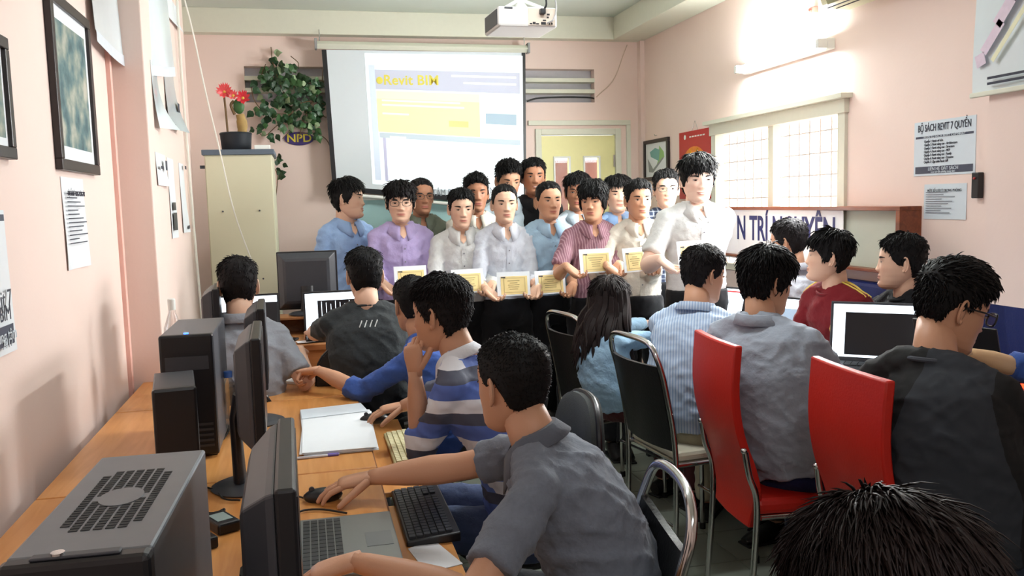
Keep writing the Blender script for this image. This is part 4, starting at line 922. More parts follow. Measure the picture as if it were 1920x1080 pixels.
for lb, px in (('large black power adapter beside the silver tower', (372, 1022)), ('smaller black power adapter with a white sticker behind the near monitor', (415, 990))):
    c = atZ(*px, TZ); r = thing('power_adapter', lb, 'adapter', (c.x, c.y, TZ), .5); MB().bb((-.03, -.055, 0), (.03, .055, .03)).build('body', BLACKP, r, bev=.006)
    MB().bb((-.02, -.03, .03), (.02, .03, .0306)).build('sticker', mat('adapter_sticker', (150, 170, 168), .4) if 'white' in lb else DGREY, r)
def bottle(label, loc, band, h_=.22, r0=.031):
    r = thing('water_bottle', label, 'bottle', loc, 0); s_ = h_/.22
    MB().lathe([(r0*.9, 0), (r0, .01), (r0*.94, .05*s_), (r0, .06*s_), (r0, .14*s_), (r0*.9, .165*s_), (.014, .195*s_), (.013, .205*s_)], 20).build('body', GLASS, r, smooth=True)
    MB().lathe([(.015, .200*s_), (.0155, .22*s_), (.013, .222*s_)], 16).build('cap', WHITE if band else mat('blue_cap', (60, 110, 200), .4), r)
    if band: MB().lathe([(r0*1.02, .075*s_), (r0*1.02, .135*s_)], 20).build('label_band', mat('label_blue', (34, 70, 170), .4), r)
c = V((-.19, 3.98, TZ)); bottle('clear water bottle with a blue label on the far orange desk', c, True, .24, .034)
c = atZ(434, 812, TZ); bottle('clear unlabelled bottle between the black tower and the monitors', c, False, .23, .03)
c = V((-.55, 3.75, TZ)); bottle('clear bottle with a white cap standing behind the black tower', c, True, .46, .04)
# ================================================================ people
def hash3(i): 
    h = (i[..., 0]*374761393+i[..., 1]*668265263+i[..., 2]*2147483647) & 0xffffffff
    h = ((h ^ (h >> 13))*1274126177) & 0xffffffff
    return ((h ^ (h >> 16)) & 0xffff)/65535.0
def vnoise(p):
    i = np.floor(p).astype(np.int64); f = p-i; f = f*f*(3-2*f); out = 0
    for dx in (0, 1):
        for dy in (0, 1):
            for dz in (0, 1):
                w_ = (f[..., 0] if dx else 1-f[..., 0])*(f[..., 1] if dy else 1-f[..., 1])*(f[..., 2] if dz else 1-f[..., 2])
                out = out+w_*hash3(i+np.array([dx, dy, dz]))
    return out
# profile of the head by height: z, half width, front, back
HP = np.array([(-.118, .004, .056, .036), (-.114, .022, .076, .016), (-.106, .036, .087, -.004), (-.094, .046, .091, -.020), (-.075, .055, .090, -.040), (-.05, .063, .089, -.062),
               (-.02, .069, .088, -.080), (.01, .0725, .088, -.091), (.04, .0745, .088, -.096), (.065, .0715, .080, -.092), (.085, .062, .064, -.080), (.10, .047, .045, -.060), (.111, .027, .022, -.034), (.116, .003, -.002, -.008)])
def head_grid(NZ=74, NA=84):
    """returns verts (NZ*NA, 3), phi, z arrays: rings of a head with nose, brow, sockets, lips"""
    t = np.linspace(0, 1, NZ); zz = -.118+.234*(.5-.5*np.cos(t*PI))*.45+.234*t*.55
    a = np.linspace(-PI, PI, NA, endpoint=False); ph = a-.62*np.sin(a)*.85
    w_, f, b = (np.interp(zz, HP[:, 0], HP[:, k]) for k in (1, 2, 3))
    Z, PH = np.meshgrid(zz, ph, indexing='ij'); W, F, Bk = (np.repeat(q[:, None], NA, 1) for q in (w_, f, b))
    mid = np.where(Z > -.06, -.005, -.005+(-.06-Z)*.75); mid = np.minimum(mid, F-.004); mid = np.maximum(mid, Bk+.002)
    c, s_ = np.cos(PH), np.sin(PH)
    ex = .86
    X = W*np.sign(s_)*np.abs(s_)**ex
    Y = np.where(c > 0, mid+(F-mid)*np.abs(c)**.92, mid-(mid-Bk)*np.abs(c)**.95)
    fr = sst(.15, .6, c)
    g = lambda x0, z0, sx, sz: np.exp(-((X-x0)/sx)**2-((Z-z0)/sz)**2)
    ns = np.exp(-(X/np.interp(Z, [-.04, -.028, -.01, .02], [.0145, .0145, .0095, .008]))**2)*np.interp(Z, [-.046, -.040, -.030, -.015, .012, .03], [0, .007, .0165, .0085, .0025, 0])
    Y = Y+fr*ns+fr*(.006*g(.013, -.033, .006, .006)+.006*g(-.013, -.033, .006, .006))
    for q in (-1, 1):
        Y = Y+fr*(-.0048*g(q*.031, .006, .015, .010)+.002*g(q*.03, .028, .024, .008)+.004*g(q*.042, -.022, .018, .016))
    lipw = np.clip(1-(np.abs(X)/.026)**2, 0, 1)
    Y = Y+fr*lipw*(.0045*np.exp(-((Z+.057)/.005)**2)+.005*np.exp(-((Z+.067)/.0055)**2)-.003*np.exp(-((Z+.0618)/.0018)**2))
    Y = Y+fr*(-.003*g(0, -.079, .02, .006)+.004*g(0, -.096, .018, .012))
    return np.stack([X, Y, Z], -1).reshape(-1, 3), PH.reshape(-1), Z.reshape(-1)
HG = {}
def grid_faces(NZ, NA):
    i, j = np.meshgrid(np.arange(NZ-1), np.arange(NA), indexing='ij'); j2 = (j+1) % NA
    return np.stack([i*NA+j, i*NA+j2, (i+1)*NA+j2, (i+1)*NA+j], -1).reshape(-1, 4)
for q_, (a_, b_) in {'hi': (84, 96), 'lo': (40, 44)}.items():
    v_, ph_, z_ = head_grid(a_, b_); HG[q_] = (v_, ph_, z_, grid_faces(a_, b_), a_, b_)
def np_mesh(name, verts, faces, mats, midx=None, smooth=True, cols=None):
    me = bpy.data.meshes.new(name)
    me.from_pydata([tuple(v_) for v_ in verts], [], [tuple(f_) for f_ in faces])
    for m_ in (mats if isinstance(mats, (list, tuple)) else [mats]): me.materials.append(m_)
    if midx is not None: me.polygons.foreach_set('material_index', midx)
    if smooth: me.polygons.foreach_set('use_smooth', [True]*len(me.polygons))
    if cols is not None:
        at = me.color_attributes.new('tint', 'FLOAT_COLOR', 'POINT'); at.data.foreach_set('color', np.asarray(cols, dtype=np.float32).ravel())
    bm = bmesh.new(); bm.from_mesh(me); bmesh.ops.recalc_face_normals(bm, faces=bm.faces); bm.to_mesh(me); bm.free()
    me.update(); return me
def skin_material():
    m = bpy.data.materials.new('skin'); m.use_nodes = True; nt, b = nodes_of(m)
    a = nt.nodes.new('ShaderNodeAttribute'); a.attribute_name = 'tint'; nt.links.new(a.outputs['Color'], b.inputs['Base Color'])
    b.inputs['Roughness'].default_value = .5; b.inputs['Specular IOR Level'].default_value = .35
    tc = nt.nodes.new('ShaderNodeTexCoord'); n = nt.nodes.new('ShaderNodeTexNoise'); n.inputs['Scale'].default_value = 260; nt.links.new(tc.outputs['Object'], n.inputs['Vector'])
    bp = nt.nodes.new('ShaderNodeBump'); bp.inputs['Strength'].default_value = .12; bp.inputs['Distance'].default_value = .002
    nt.links.new(n.outputs[0], bp.inputs['Height']); nt.links.new(bp.outputs[0], b.inputs['Normal']); return m
SKIN = skin_material()
EYEW = mat('eye_white', (176, 166, 160), .5); IRIS = mat('dark_iris', (26, 16, 12), .2); TEETH = mat('teeth', (225, 218, 205), .3)
HAIRM = {'black': mat('black_hair', (15, 13, 14), .62, var=.3, scale=60, spec=.22), 'brown': mat('brown_hair', (28, 16, 14), .6, var=.45, scale=14, spec=.25), 'soft': mat('soft_black_hair', (24, 20, 21), .65, var=.3, scale=60, spec=.2)}
def interp_face(V0, x, z):
    m = (V0[:, 1] > .02); P_ = V0[m]; d = (P_[:, 0]-x)**2+(P_[:, 2]-z)**2; k = np.argsort(d)[:5]; w_ = 1/(d[k]+1e-8); return float((P_[k, 1]*w_).sum()/w_.sum())
HAIRS = dict(
    short=dict(zf=.070, top=.015, side=.006, back=.009, nape=-.070, burn=-.012, lock=.024, lift=.28, n=1000),
    crew=dict(zf=.075, top=.010, side=.004, back=.005, nape=-.062, burn=-.005, lock=.010, lift=.5, n=900),
    buzz=dict(zf=.075, top=.008, side=.0035, back=.0045, nape=-.058, burn=-.0, lock=.006, lift=.7, n=900),
    quiff=dict(zf=.070, top=.026, side=.005, back=.010, nape=-.062, burn=-.008, lock=.034, lift=.5, n=1100, mode='up'),
    spiky=dict(zf=.068, top=.018, side=.006, back=.012, nape=-.066, burn=-.01, lock=.026, lift=.8, n=900, mode='up'),
    bowl=dict(zf=.030, top=.022, side=.013, back=.014, nape=-.085, burn=-.045, lock=.045, lift=.1, n=900),
    fringe=dict(zf=.040, top=.021, side=.009, back=.013, nape=-.080, burn=-.03, lock=.045, lift=.15, n=900),
    parted=dict(zf=.056, top=.019, side=.009, back=.012, nape=-.080, burn=-.025, lock=.045, lift=.2, n=900),
    shaggy=dict(zf=.050, top=.022, side=.013, back=.018, nape=-.110, burn=-.03, lock=.045, lift=.14, n=1800),
    long=dict(zf=.066, top=.016, side=.016, back=.020, nape=-.11, burn=-.07, lock=.07, lift=.02, n=1600, lr=.0028))
def hair_mesh(kind, seed, q, colour, dense=1.0, over=None):
    h = dict(HAIRS[kind]); h.update(over or {}); V0, PH, Z, FC, NZ, NA = HG[q]
    ap = np.abs(PH); zf = h['zf']
    hl = np.interp(ap, [0, .55, .95, 1.15, 1.38, 1.55, 1.72, 1.95, 2.3, PI], [zf, zf-.004, zf-.028 if zf > .06 else zf-.02, h['burn']+.022, h['burn'], h['burn'], .012 if h['burn'] > -.04 else h['burn'], h['nape']*.35, h['nape']*.92, h['nape']])
    cz = np.array([0, -.012, .01]); dirs = V0-cz; dirs /= np.linalg.norm(dirs, axis=1)[:, None]
    topf = sst(.035, .10, Z); backf = sst(1.6, 2.4, ap)*(1-topf)
    T = h['top']*topf+h['back']*backf+h['side']*(1-topf)*(1-sst(1.6, 2.4, ap))
    if kind in ('bowl', 'fringe'): T = np.maximum(T, .016*sst(.9, .3, ap)*sst(zf-.01, zf+.02, Z))
    hl = hl+.010*(vnoise(np.stack([PH*9+seed, Z*0, Z*0], -1))-.5)
    edge = sst(-.002, .018 if kind in ('buzz', 'crew') else .010, Z-hl)
    th = np.arctan2(V0[:, 0], V0[:, 1]+.03)
    str_ = vnoise(np.stack([th*11+seed, V0[:, 2]*16, V0[:, 1]*6], -1))-.5
    rough = .35*T*str_*2+.25*T*(vnoise(V0*90+seed)-.5)
    disp = edge*(T+rough)-.004*(1-edge)
    if h.get('mode') == 'up': disp = disp+edge*h['top']*.5*sst(.9, .2, ap)*sst(.05, .09, Z)
    P_ = V0+dirs*disp[:, None]
    keep = edge[FC].max(1) > .02
    verts = [P_]; faces = [FC[keep]]
    idx = np.where(edge > .5)[0]; rng = np.random.default_rng(seed); n = int(h['n']*dense)
    wgt = (.3+topf[idx]+.5*backf[idx]); wgt = wgt/wgt.sum(); pick = rng.choice(idx, n, p=wgt)
    p0 = P_[pick]+rng.normal(0, .0015, (n, 3)); nn = dirs[pick]
    crown = np.array(h.get('crown', [.008, -.035, .12])); d = p0-crown; d[:, 2] -= .02
    if h.get('mode') == 'up': d = d*.5+np.array([0, .07, .03])*sst(.02, .09, p0[:, 2])[:, None]
    if kind in ('bowl', 'fringe', 'parted'): d = d+np.array([.0, .02, -.03])*sst(0, .06, p0[:, 1])[:, None]
    d = d-nn*(d*nn).sum(1)[:, None]; d /= np.linalg.norm(d, axis=1)[:, None]+1e-9
    d = d+rng.normal(0, .17, (n, 3)); d /= np.linalg.norm(d, axis=1)[:, None]
    Ln = h['lock']*rng.uniform(.6, 1.25, n)*(.55+.45*topf[pick]) ; Ln = Ln[:, None]
    lift = h['lift']*(rng.uniform(.3, 1, n))[:, None]*(.35+.65*topf[pick])[:, None]
    side = np.cross(d, nn); side /= np.linalg.norm(side, axis=1)[:, None]+1e-9
    rad = h.get('lr', h['lock']*.065+.0009); R_ = [rad, rad*1.1, rad*.7, rad*.1]
    ctr = [p0-nn*.004, p0+d*Ln*.33+nn*Ln*lift*.30, p0+d*Ln*.68+nn*Ln*lift*.42-nn*.001, p0+d*Ln-nn*.002+nn*Ln*lift*.40]
    cvk = .35 if h.get('mode') == 'up' else .85
    ctr = [c_-nn*((Ln*t_)**2*cvk/.2) for c_, t_ in zip(ctr, (0, .33, .68, 1.0))]
    ring = []
    for c_, r_ in zip(ctr, R_):
        for k in range(3):
            a = 2*PI*k/3; ring.append(c_+side*(r_*math.cos(a))+nn*(r_*.7*math.sin(a)))
    R4 = np.stack(ring, 1).reshape(-1, 3); base = len(P_)
    fl_ = []
    for k in range(3):
        for j in range(3): fl_.append((k*3+j, k*3+(j+1) % 3, (k+1)*3+(j+1) % 3, (k+1)*3+j))
    F4 = (np.arange(n)[:, None, None]*12+np.array(fl_)[None]).reshape(-1, 4)+base
    verts.append(R4); faces.append(F4)
    return np.concatenate(verts), np.concatenate(faces)
def remesh(mb, vox, name, mats, smooth=3, disp=None):
    me0 = mb.mesh('tmp', mats[0] if isinstance(mats, list) else mats); o = bpy.data.objects.new('tmp', me0); COL.objects.link(o)
    r = o.modifiers.new('r', 'REMESH'); r.mode = 'VOXEL'; r.voxel_size = vox; r.use_smooth_shade = True
    s_ = o.modifiers.new('s', 'SMOOTH'); s_.factor = .6; s_.iterations = smooth
    dg = bpy.context.evaluated_depsgraph_get(); me = bpy.data.meshes.new_from_object(o.evaluated_get(dg)); bpy.data.objects.remove(o); bpy.data.meshes.remove(me0)
    me.name = name; me.materials.clear()
    for m_ in (mats if isinstance(mats, list) else [mats]): me.materials.append(m_)
    n = len(me.vertices); co = np.empty(n*3, np.float32); me.vertices.foreach_get('co', co); co = co.reshape(-1, 3).astype(float)
    no = np.empty(n*3, np.float32); me.vertices.foreach_get('normal', no); no = no.reshape(-1, 3)
    if disp is not None:
        co = co+no*disp(co)[:, None]; me.vertices.foreach_set('co', co.astype(np.float32).ravel())
    me.polygons.foreach_set('use_smooth', [True]*len(me.polygons)); me.update(); return me
def ik(S, W, l1, l2, pole):
    d = W-S; L_ = min(d.length, (l1+l2)*.995); dn = d.normalized(); W = S+dn*L_
    a = (l1*l1-l2*l2+L_*L_)/(2*L_); h = math.sqrt(max(0, l1*l1-a*a)); p = pole-dn*pole.dot(dn); p = p.normalized() if p.length > 1e-5 else V((0, 0, -1))
    return S+dn*a+p*h, W
def hand(mb, W, d, n, right, curl=.35, s=1, thumb=.4, spread=.06):
    d = d.normalized(); n = (n-d*n.dot(d)).normalized(); t = d.cross(n) if right else n.cross(d)
    P_ = lambda a, b, c=0: W+(d*a+t*b+n*c)*s
    mb.tube([P_(-.01, 0), P_(.02, .001), P_(.05, .002), P_(.078, .001), P_(.092, 0)], [(.026*s, .019*s), (.031*s, .018*s), (.040*s, .0165*s), (.041*s, .014*s), (.033*s, .009*s)], 12, ref=t)
    for k, (o_, L_, r_, b0) in enumerate([(.030, .067, .0092, .084), (.0105, .074, .0095, .088), (-.010, .069, .009, .085), (-.029, .054, .008, .076)]):
        p = P_(b0-.012, o_); dd = (d+t*(spread*(1.5-k))).normalized(); pts = [p]; rr = [r_*s]
        ax = dd.cross(n).normalized(); ang = 0; c_ = curl[k] if isinstance(curl, (list, tuple)) else curl
        for j, sg in enumerate((.5, .29, .21)):
            ang += c_*(1.0 if j else .8); q_ = Matrix.Rotation(ang, 3, ax) @ dd
            p = p+q_*((L_*sg+(.012 if j == 0 else 0))*s); pts.append(p); rr.append(r_*(1-.12*(j+1))*s)
        mb.tube(pts, rr, 8, round_ends=True)
    p = P_(.018, .022, .004); d1 = (d*.72+t*.52+n*.34).normalized(); p1 = p+d1*.042*s; d2 = (d1*(1-thumb)+d*thumb+n*thumb*.5).normalized(); p2 = p1+d2*.031*s; d3 = (d2*(1-thumb)+d*thumb*.9+n*thumb*.8).normalized()
    mb.tube([p, p1, p2, p2+d3*.024*s], [.014*s, .0115*s, .0098*s, .0082*s], 8, round_ends=True)
def fabric(name, rgb, rough=.85, bump=.45, bscale=34, **k): return mat(name, rgb, rough, var=k.pop('var', .05), scale=k.pop('scale', 12), bump=bump, bscale=bscale, spec=.25, sheen=k.pop('sheen', .1), **k)
def project_patch(bvh, pts, off=.003, back=False):
    """drop (x, z) points onto the shirt from the front (or the back) of the body"""
    out = []
    last = None
    for x, z in pts:
        o_ = V((x, -.9 if back else .9, z)); r = bvh.ray_cast(o_, V((0, 1 if back else -1, 0)))
        p = r[0] if r[0] is not None else (last if last else V((x, .1, z))); last = V((x, p.y, z)) if r[0] is None else p
        out.append(V((x, last.y+(-off if back else off), z)))
    return out
def ribbon(mb, bvh, line, halfw, off=.003, th=.002, back=False, mi=0, nseg=14):
    (x0, z0), (x1, z1) = line; dx, dz = x1-x0, z1-z0; L_ = math.hypot(dx, dz); nx, nz = -dz/L_*halfw, dx/L_*halfw; rows = []
    for k in range(nseg+1):
        t = k/nseg; rows.append([(x0+dx*t+nx*q, z0+dz*t+nz*q) for q in (-1, 1)])
    flat = [p for r in rows for p in r]; A_ = project_patch(bvh, flat, off, back); B2 = project_patch(bvh, flat, off-th-.002, back); k0 = len(A_)
    fs = []
    for k in range(nseg):
        a = 2*k; q = (a, a+1, a+3, a+2); fs.append(q); fs.append(tuple(k0+t for t in reversed(q))); fs.append((a, a+2, k0+a+2, k0+a)); fs.append((a+1, k0+a+1, k0+a+3, a+3))
    mb.add(A_+B2, fs, mi)
def rot_to(yaw, pitch=0, roll=0): return Matrix.Rotation(-math.radians(yaw), 3, 'Z') @ Matrix.Rotation(-math.radians(pitch), 3, 'X') @ Matrix.Rotation(math.radians(roll), 3, 'Y')
def person(label, head, by, hy=None, hp=0, hr=0, pelvis=None, s=None, skin=(214, 164, 132), hair='short', hcol='black', shirt=None, trousers=None, sleeve='long', collar='shirt',
           L=None, R=None, group=None, glasses=None, smile=0, shape=(1, 1, 1), q='hi', vox=.012, seed=1, hdense=1, tuck=True, back_row=False, legs=None, arms_w=1.0, lean=0, build=1.0, face=True, hover=None,
           placket=True, neckskin=.085, cuffs=None, sub=None, gr=1.0, shw=.146, lower=True, wr=1.0, nb=None, shoes=True):
    """one figure. head: world centre of the head; by/hy: compass yaw of body/head (0 = +y, 90 = +x); L/R: world wrist target, hand dir, palm normal, curl, elbow pole"""
    hy = by if hy is None else hy; head = V(head)
    standing = pelvis is None
    s = s or (min(1.08, max(.93, (head.z+.116)/1.70)) if standing else 1.0)
    root = thing('person', label, 'person', (head.x if standing else pelvis[0], head.y if standing else pelvis[1], 0), -math.radians(by), group)
    Ri = Matrix.Rotation(math.radians(by), 3, 'Z'); org = V(root.location)
    toL = lambda p: Ri @ (V(p)-org); dL = lambda d: Ri @ V(d)
    Hc = toL(head); Rh = rot_to(hy-by, hp, hr)
    N = toL(nb) if nb is not None else Hc+V((0, -.028-.02*lean, -.156))*s+V((0, -.0009*hp, 0))
    P0 = V((0, -.0, N.z-.47*s)) if standing else toL(pelvis)
    if standing: N = V((Hc.x, N.y, N.z)); P0 = V((Hc.x, N.y+.01, N.z-.48*s))
    X = V((1, 0, 0)); sp = (N-P0).normalized(); fwd_ = X.cross(sp)*-1; fwd_ = sp.cross(X)
    SH = {}
    for sd in (-1, 1): SH[sd] = N+X*(sd*shw*s*build)-sp*(.052*s)+V((0, -.0, 0))
    # ---- skin body
    V0, PH, Z, FC, NZ, NA = HG[q]; hs = V(shape)*s
    Vh = V0*np.array(hs); 
    if smile: Vh = Vh.copy(); Vh[:, 2] += (smile*.004*np.clip(np.abs(V0[:, 0])/.024, 0, 1)**2*np.exp(-((V0[:, 2]+.062)/.009)**2)*(V0[:, 1] > .04))
    Rn = np.array(Rh); Vw = Vh @ Rn.T+np.array(Hc)
    base = np.array(lin(skin)); lipc = np.array(lin((178, 104, 96)))*.6+base*.4*np.array([.75, .45, .42]); C_ = np.tile(base, (len(V0), 1))
    x_, y_, z_ = V0.T; frm = (y_ > .045)
    lipm = frm*np.clip(1.25-(x_/.0245)**2, 0, 1)*np.exp(-((z_+.0622)/.0075)**4); C_ = C_*(1-lipm[:, None])+lipc*lipm[:, None]
    mline = frm*(np.abs(x_) < .023)*np.exp(-((z_+.0618)/.0013)**2)*.75; C_ = C_*(1-mline[:, None])+np.array(lin((90, 40, 36)))*mline[:, None]
    chk = frm*(np.exp(-((np.abs(x_)-.038)/.016)**2-((z_+.028)/.018)**2)*.22+np.exp(-(x_/.014)**2-((z_+.032)/.012)**2)*.18); C_ = C_*(1-chk[:, None]*np.array([0.02, .38, .42]))
    st = frm*(np.exp(-((z_+.052)/.004)**2)*(np.abs(x_) < .02)*.25+np.exp(-((z_+.10)/.012)**2)*(np.abs(x_) < .03)*.12); C_ = C_*(1-st[:, None]*.6)
    C_[(z_ < -.112)] = base
    body = MB()
    verts_h = Vw; nh = len(verts_h)
    caps = [tuple(range(NA-1, -1, -1)), tuple((NZ-1)*NA+j for j in range(NA))]
    # neck
    nt_ = Hc+Rh @ (V((0, -.022, -.045))*s); nb_ = N-sp*.03*s
    body.tube([nb_, (nb_*.45+nt_*.55)+Rh @ V((0, -.004, 0)), nt_], [(.062*s, .060*s), (.054*s, .056*s), (.050*s, .052*s)], 16, ref=X)
    body.tube([P0, P0.lerp(N, .5), P0.lerp(N, .85), N], [(.11*s, .08*s), (.11*s, .08*s), (.13*s, .07*s), (.06*s, .05*s)], 10, ref=X)
    # ears
    for sd in (-1, 1):
        c_ = V((sd*.0735*hs.x, -.010*hs.y, -.004*hs.z)); Rr = Matrix.Rotation(sd*.45, 3, 'Z'); e = MB()
        e.ball((0, 0, 0), (.0055, .015, .029), 8, 7)
        rim = [V((sd*.004, .012*math.sin(a)*1.15-.002, .027*math.cos(a)*1.12)) for a in np.linspace(-2.9, .9, 9)]
        e.tube(rim, .0036, 6, round_ends=True); e.ball((sd*.002, .004, -.027), (.005, .008, .008), 6, 5)
        body.add([Hc+Rh @ (c_+(Rr @ V(p))*s) for p in e.v], e.f)
    # arms
    EL, WR = {}, {}
    for sd, T in ((-1, L), (1, R)):
        S = SH[sd]; l1, l2 = .272*s, .245*s
        if T is None or T == 'down': T = dict(w=org+V(root.matrix_basis.to_3x3() @ (SH[sd]+V((sd*.055, .03, -.50*s)))), pole=None)
        W = toL(T['w']); pole = dL(T['pole']) if T.get('pole') is not None else V((sd*.6, -.8, -.5))
        E_l, W = ik(S, W, l1, l2, pole); EL[sd], WR[sd] = E_l, W
        fd = (W-E_l).normalized(); hd = dL(T['d']).normalized() if T.get('d') is not None else fd; hn = dL(T['n']) if T.get('n') is not None else V((-sd, .2, 0))
        if abs(hn.normalized().dot(hd)) > .95: hn = V((-sd, .3, -.3))
        aw = arms_w*s; sl0 = sleeve[0 if sd < 0 else 1] if isinstance(sleeve, tuple) else sleeve; ua = 1 if sl0 == 'short' else .86
        ei = E_l.lerp((S+W)/2, .05)
        body.tube([S, S.lerp(E_l, .5), S.lerp(E_l, .86), ei, E_l.lerp(W, .13), E_l.lerp(W, .30), E_l.lerp(W, .6), E_l.lerp(W, .9), W+hd*.006], [.034*aw*ua, .040*aw*ua, .0375*aw*ua, .037*aw*ua, .0395*aw*ua, .0405*aw*ua, .034*aw, (.0285*aw, .023*aw), (.0265*aw, .0195*aw)], 14, ref=(hd.cross(hn)))
        hand(body, W, hd, hn, sd > 0, T.get('curl', .3), s*.98, T.get('thumb', .4))
    # legs inside the trousers, with bare ankles
    hips = {sd: P0+V((sd*.088*s, 0, -.03)) for sd in (-1, 1)}; kn, an = {}, {}
    for sd in (-1, 1):
        if standing: kn[sd] = V((hips[sd].x*1.05, hips[sd].y+.015, .47*s)); an[sd] = V((hips[sd].x*1.2, hips[sd].y-.02, .085))
        else:
            lg = (legs or {}).get(sd, {}); kd = Matrix.Rotation(-math.radians(lg.get('yaw', sd*6)), 3, 'Z') @ V((0, 1, 0))
            kn[sd] = hips[sd]+kd*(.42*s)+V((0, 0, lg.get('dz', .01))); an[sd] = V((kn[sd].x, kn[sd].y, .09))+kd*lg.get('foot', -.02)
        if lower: body.tube([hips[sd], kn[sd], an[sd]], [.055*s, .045*s, .032*s], 8)
    nb2 = len(body.v); off = nh
    allv = np.concatenate([verts_h, np.array([tuple(p) for p in body.v])])
    fcs = [tuple(f_) for f_ in FC]+caps+[tuple(i+off for i in f_) for f_ in body.f]
    cols = np.ones((len(allv), 4)); cols[:, :3] = base; cols[:nh, :3] = C_
    me = np_mesh('body', allv, fcs, SKIN, cols=cols)
    bo = bpy.data.objects.new('body', me); COL.objects.link(bo); bo.parent = root
    hm = lambda p: Hc+Rh @ V((p[0]*hs.x, p[1]*hs.y, p[2]*hs.z))
    # ---- eyes, brows
    if face:
        fy = {}
        def FY(x, z): return interp_face(V0, x, z)
        ew, ed, bw = MB(), MB(), MB()
        for sd in (-1, 1):
            n = 8; us = np.linspace(-1, 1, n+1); cx, czz = sd*.031, .004
            hh = .0036
            up = [(cx+u*.0135, czz+hh*(1-u*u)+.0008*u*sd) for u in us]; lo = [(cx+u*.0135, czz-hh*.8*(1-u*u)+.0008*u*sd) for u in us]
            y0 = max(FY(cx, czz), FY(cx-.008, czz), FY(cx+.008, czz))
            bul = lambda x: y0+.0016-.004*((x-cx)/.0135)**2
            pts = [hm((x, bul(x), z)) for x, z in up]+[hm((x, bul(x), z)) for x, z in lo]
            ew.add(pts, [(k, k+1, n+2+k, n+1+k) for k in range(n)])
            ic = [(cx+.0056*math.cos(a), czz+min(.0036, max(-.0028, .0056*math.sin(a)))) for a in np.linspace(0, 2*PI, 12, endpoint=False)]
            ed.add([hm((x, bul(x)+.0006, z)) for x, z in ic], [tuple(range(12))])
            ls = [(x, z) for x, z in up]; vs = [hm((x, bul(x)+.0012, z+.0016)) for x, z in ls]+[hm((x, bul(x)+.0008, z-.0007)) for x, z in ls]
            ed.add(vs, [(k, k+1, n+2+k, n+1+k) for k in range(n)])
            bs = [(cx+sd*(-.015+.036*u), .0225+.0045*math.sin(u*2.2)-.002*u) for u in np.linspace(0, 1, 8)]; th = [.0030, .0042, .0042, .0038, .0034, .0028, .002, .001]
            vs = [hm((x, FY(x, z)+.0016, z+t_)) for (x, z), t_ in zip(bs, th)]+[hm((x, FY(x, z)+.0016, z-t_)) for (x, z), t_ in zip(bs, th)]
            bw.add(vs, [(k, k+1, 8+k+1, 8+k) for k in range(7)])
        eo = ew.build('eyes', EYEW, root, smooth=True); ed.build('irises_and_lashes', IRIS, eo); bw.build('eyebrows', HAIRM['soft'], root)
        if smile > .6:
            tm = MB(); us = np.linspace(-1, 1, 9); vs = []
            for zz in (.0022, -.0026): vs += [hm((u*.0165, FY(u*.0165, -.062)+.0012, -.0618+zz*(1-u*u)+.004*smile*u*u*.45)) for u in us]
            tm.add(vs, [(k, k+1, 10+k, 9+k) for k in range(8)]); tm.build('teeth', TEETH, root)
    # ---- hair
    hv, hf = hair_mesh(hair, seed, q, hcol, hdense, hover)
    hv = (hv*np.array(hs)) @ Rn.T+np.array(Hc)
    ho = bpy.data.objects.new('hair', np_mesh('hair', hv, hf, HAIRM[hcol])); COL.objects.link(ho); ho.parent = root
    if glasses:
        g = MB(); gm_ = MATS[glasses]; y0 = .103
        for sd in (-1, 1):
            cx = sd*.033; ring = [(cx+.0245*math.copysign(abs(math.cos(a))**.7, math.cos(a)), y0-.006*abs(math.cos(a))*(1 if math.cos(a)*sd > 0 else 0), .004+.0175*math.copysign(abs(math.sin(a))**.75, math.sin(a))) for a in np.linspace(0, 2*PI, 16, endpoint=False)]
            g.tube([hm(p) for p in ring], .0017*gr, 6, closed=True); g.tube([hm((sd*.057, y0-.008, .012)), hm((sd*.079, .05, .012)), hm((sd*.080, -.005, .008)), hm((sd*.077, -.018, -.008))], .0015*gr, 5)
        g.tube([hm((-.009, y0, .008)), hm((0, y0+.003, .010)), hm((.009, y0, .008))], .0016, 5)
        go = g.build('glasses', gm_, root, smooth=True); lz = MB()
        for sd in (-1, 1): lz.add([hm((sd*.033+.023*math.cos(a), y0-.001, .004+.0165*math.sin(a))) for a in np.linspace(0, 2*PI, 14, endpoint=False)], [tuple(range(14))])
        lz.build('lenses', MATS.get('lens') or mat('lens', (240, 245, 250), .02, trans=1, alpha=.18), go)
    # ---- shirt
    rp = P0-sp*((.01 if tuck else .13)*s) if standing else P0-sp*.05
    tb = build*s; u = MB(); dp = 1.0
    ring = [(0, .124, .086), (.10, .136, .098), (.2, .138, .102), (.42, .139, .104), (.68, .153, .114), (.84, .153, .106), (.93, .130, .083), (1.0, .072, .062)]
    if not standing: ring = [(0, .178, .135), (.12, .178, .14), (.35, .168, .130), (.62, .172, .124), (.82, .170, .112), (.93, .142, .086), (1.0, .075, .062)]
    bend = V((0, -1, 0))*((0.015 if standing else .045)*s)
    cp_ = [(P0 if standing else P0).lerp(N, t)+bend*math.sin(PI*min(1, t*1.1)) for t, a, b in ring]; cp_[0] = rp if standing else cp_[0]
    if not standing: cp_ = [rp]+cp_; rr = [(.170*tb, .130*tb)]+[(a*tb, b*tb) for t, a, b in ring]
    else: rr = [(a*tb, b*tb) for t, a, b in ring]
    u.tube(cp_, rr, 24, ref=X, power=.9)
    u.tube([SH[-1], SH[1]], .052*s, 12, round_ends=True)
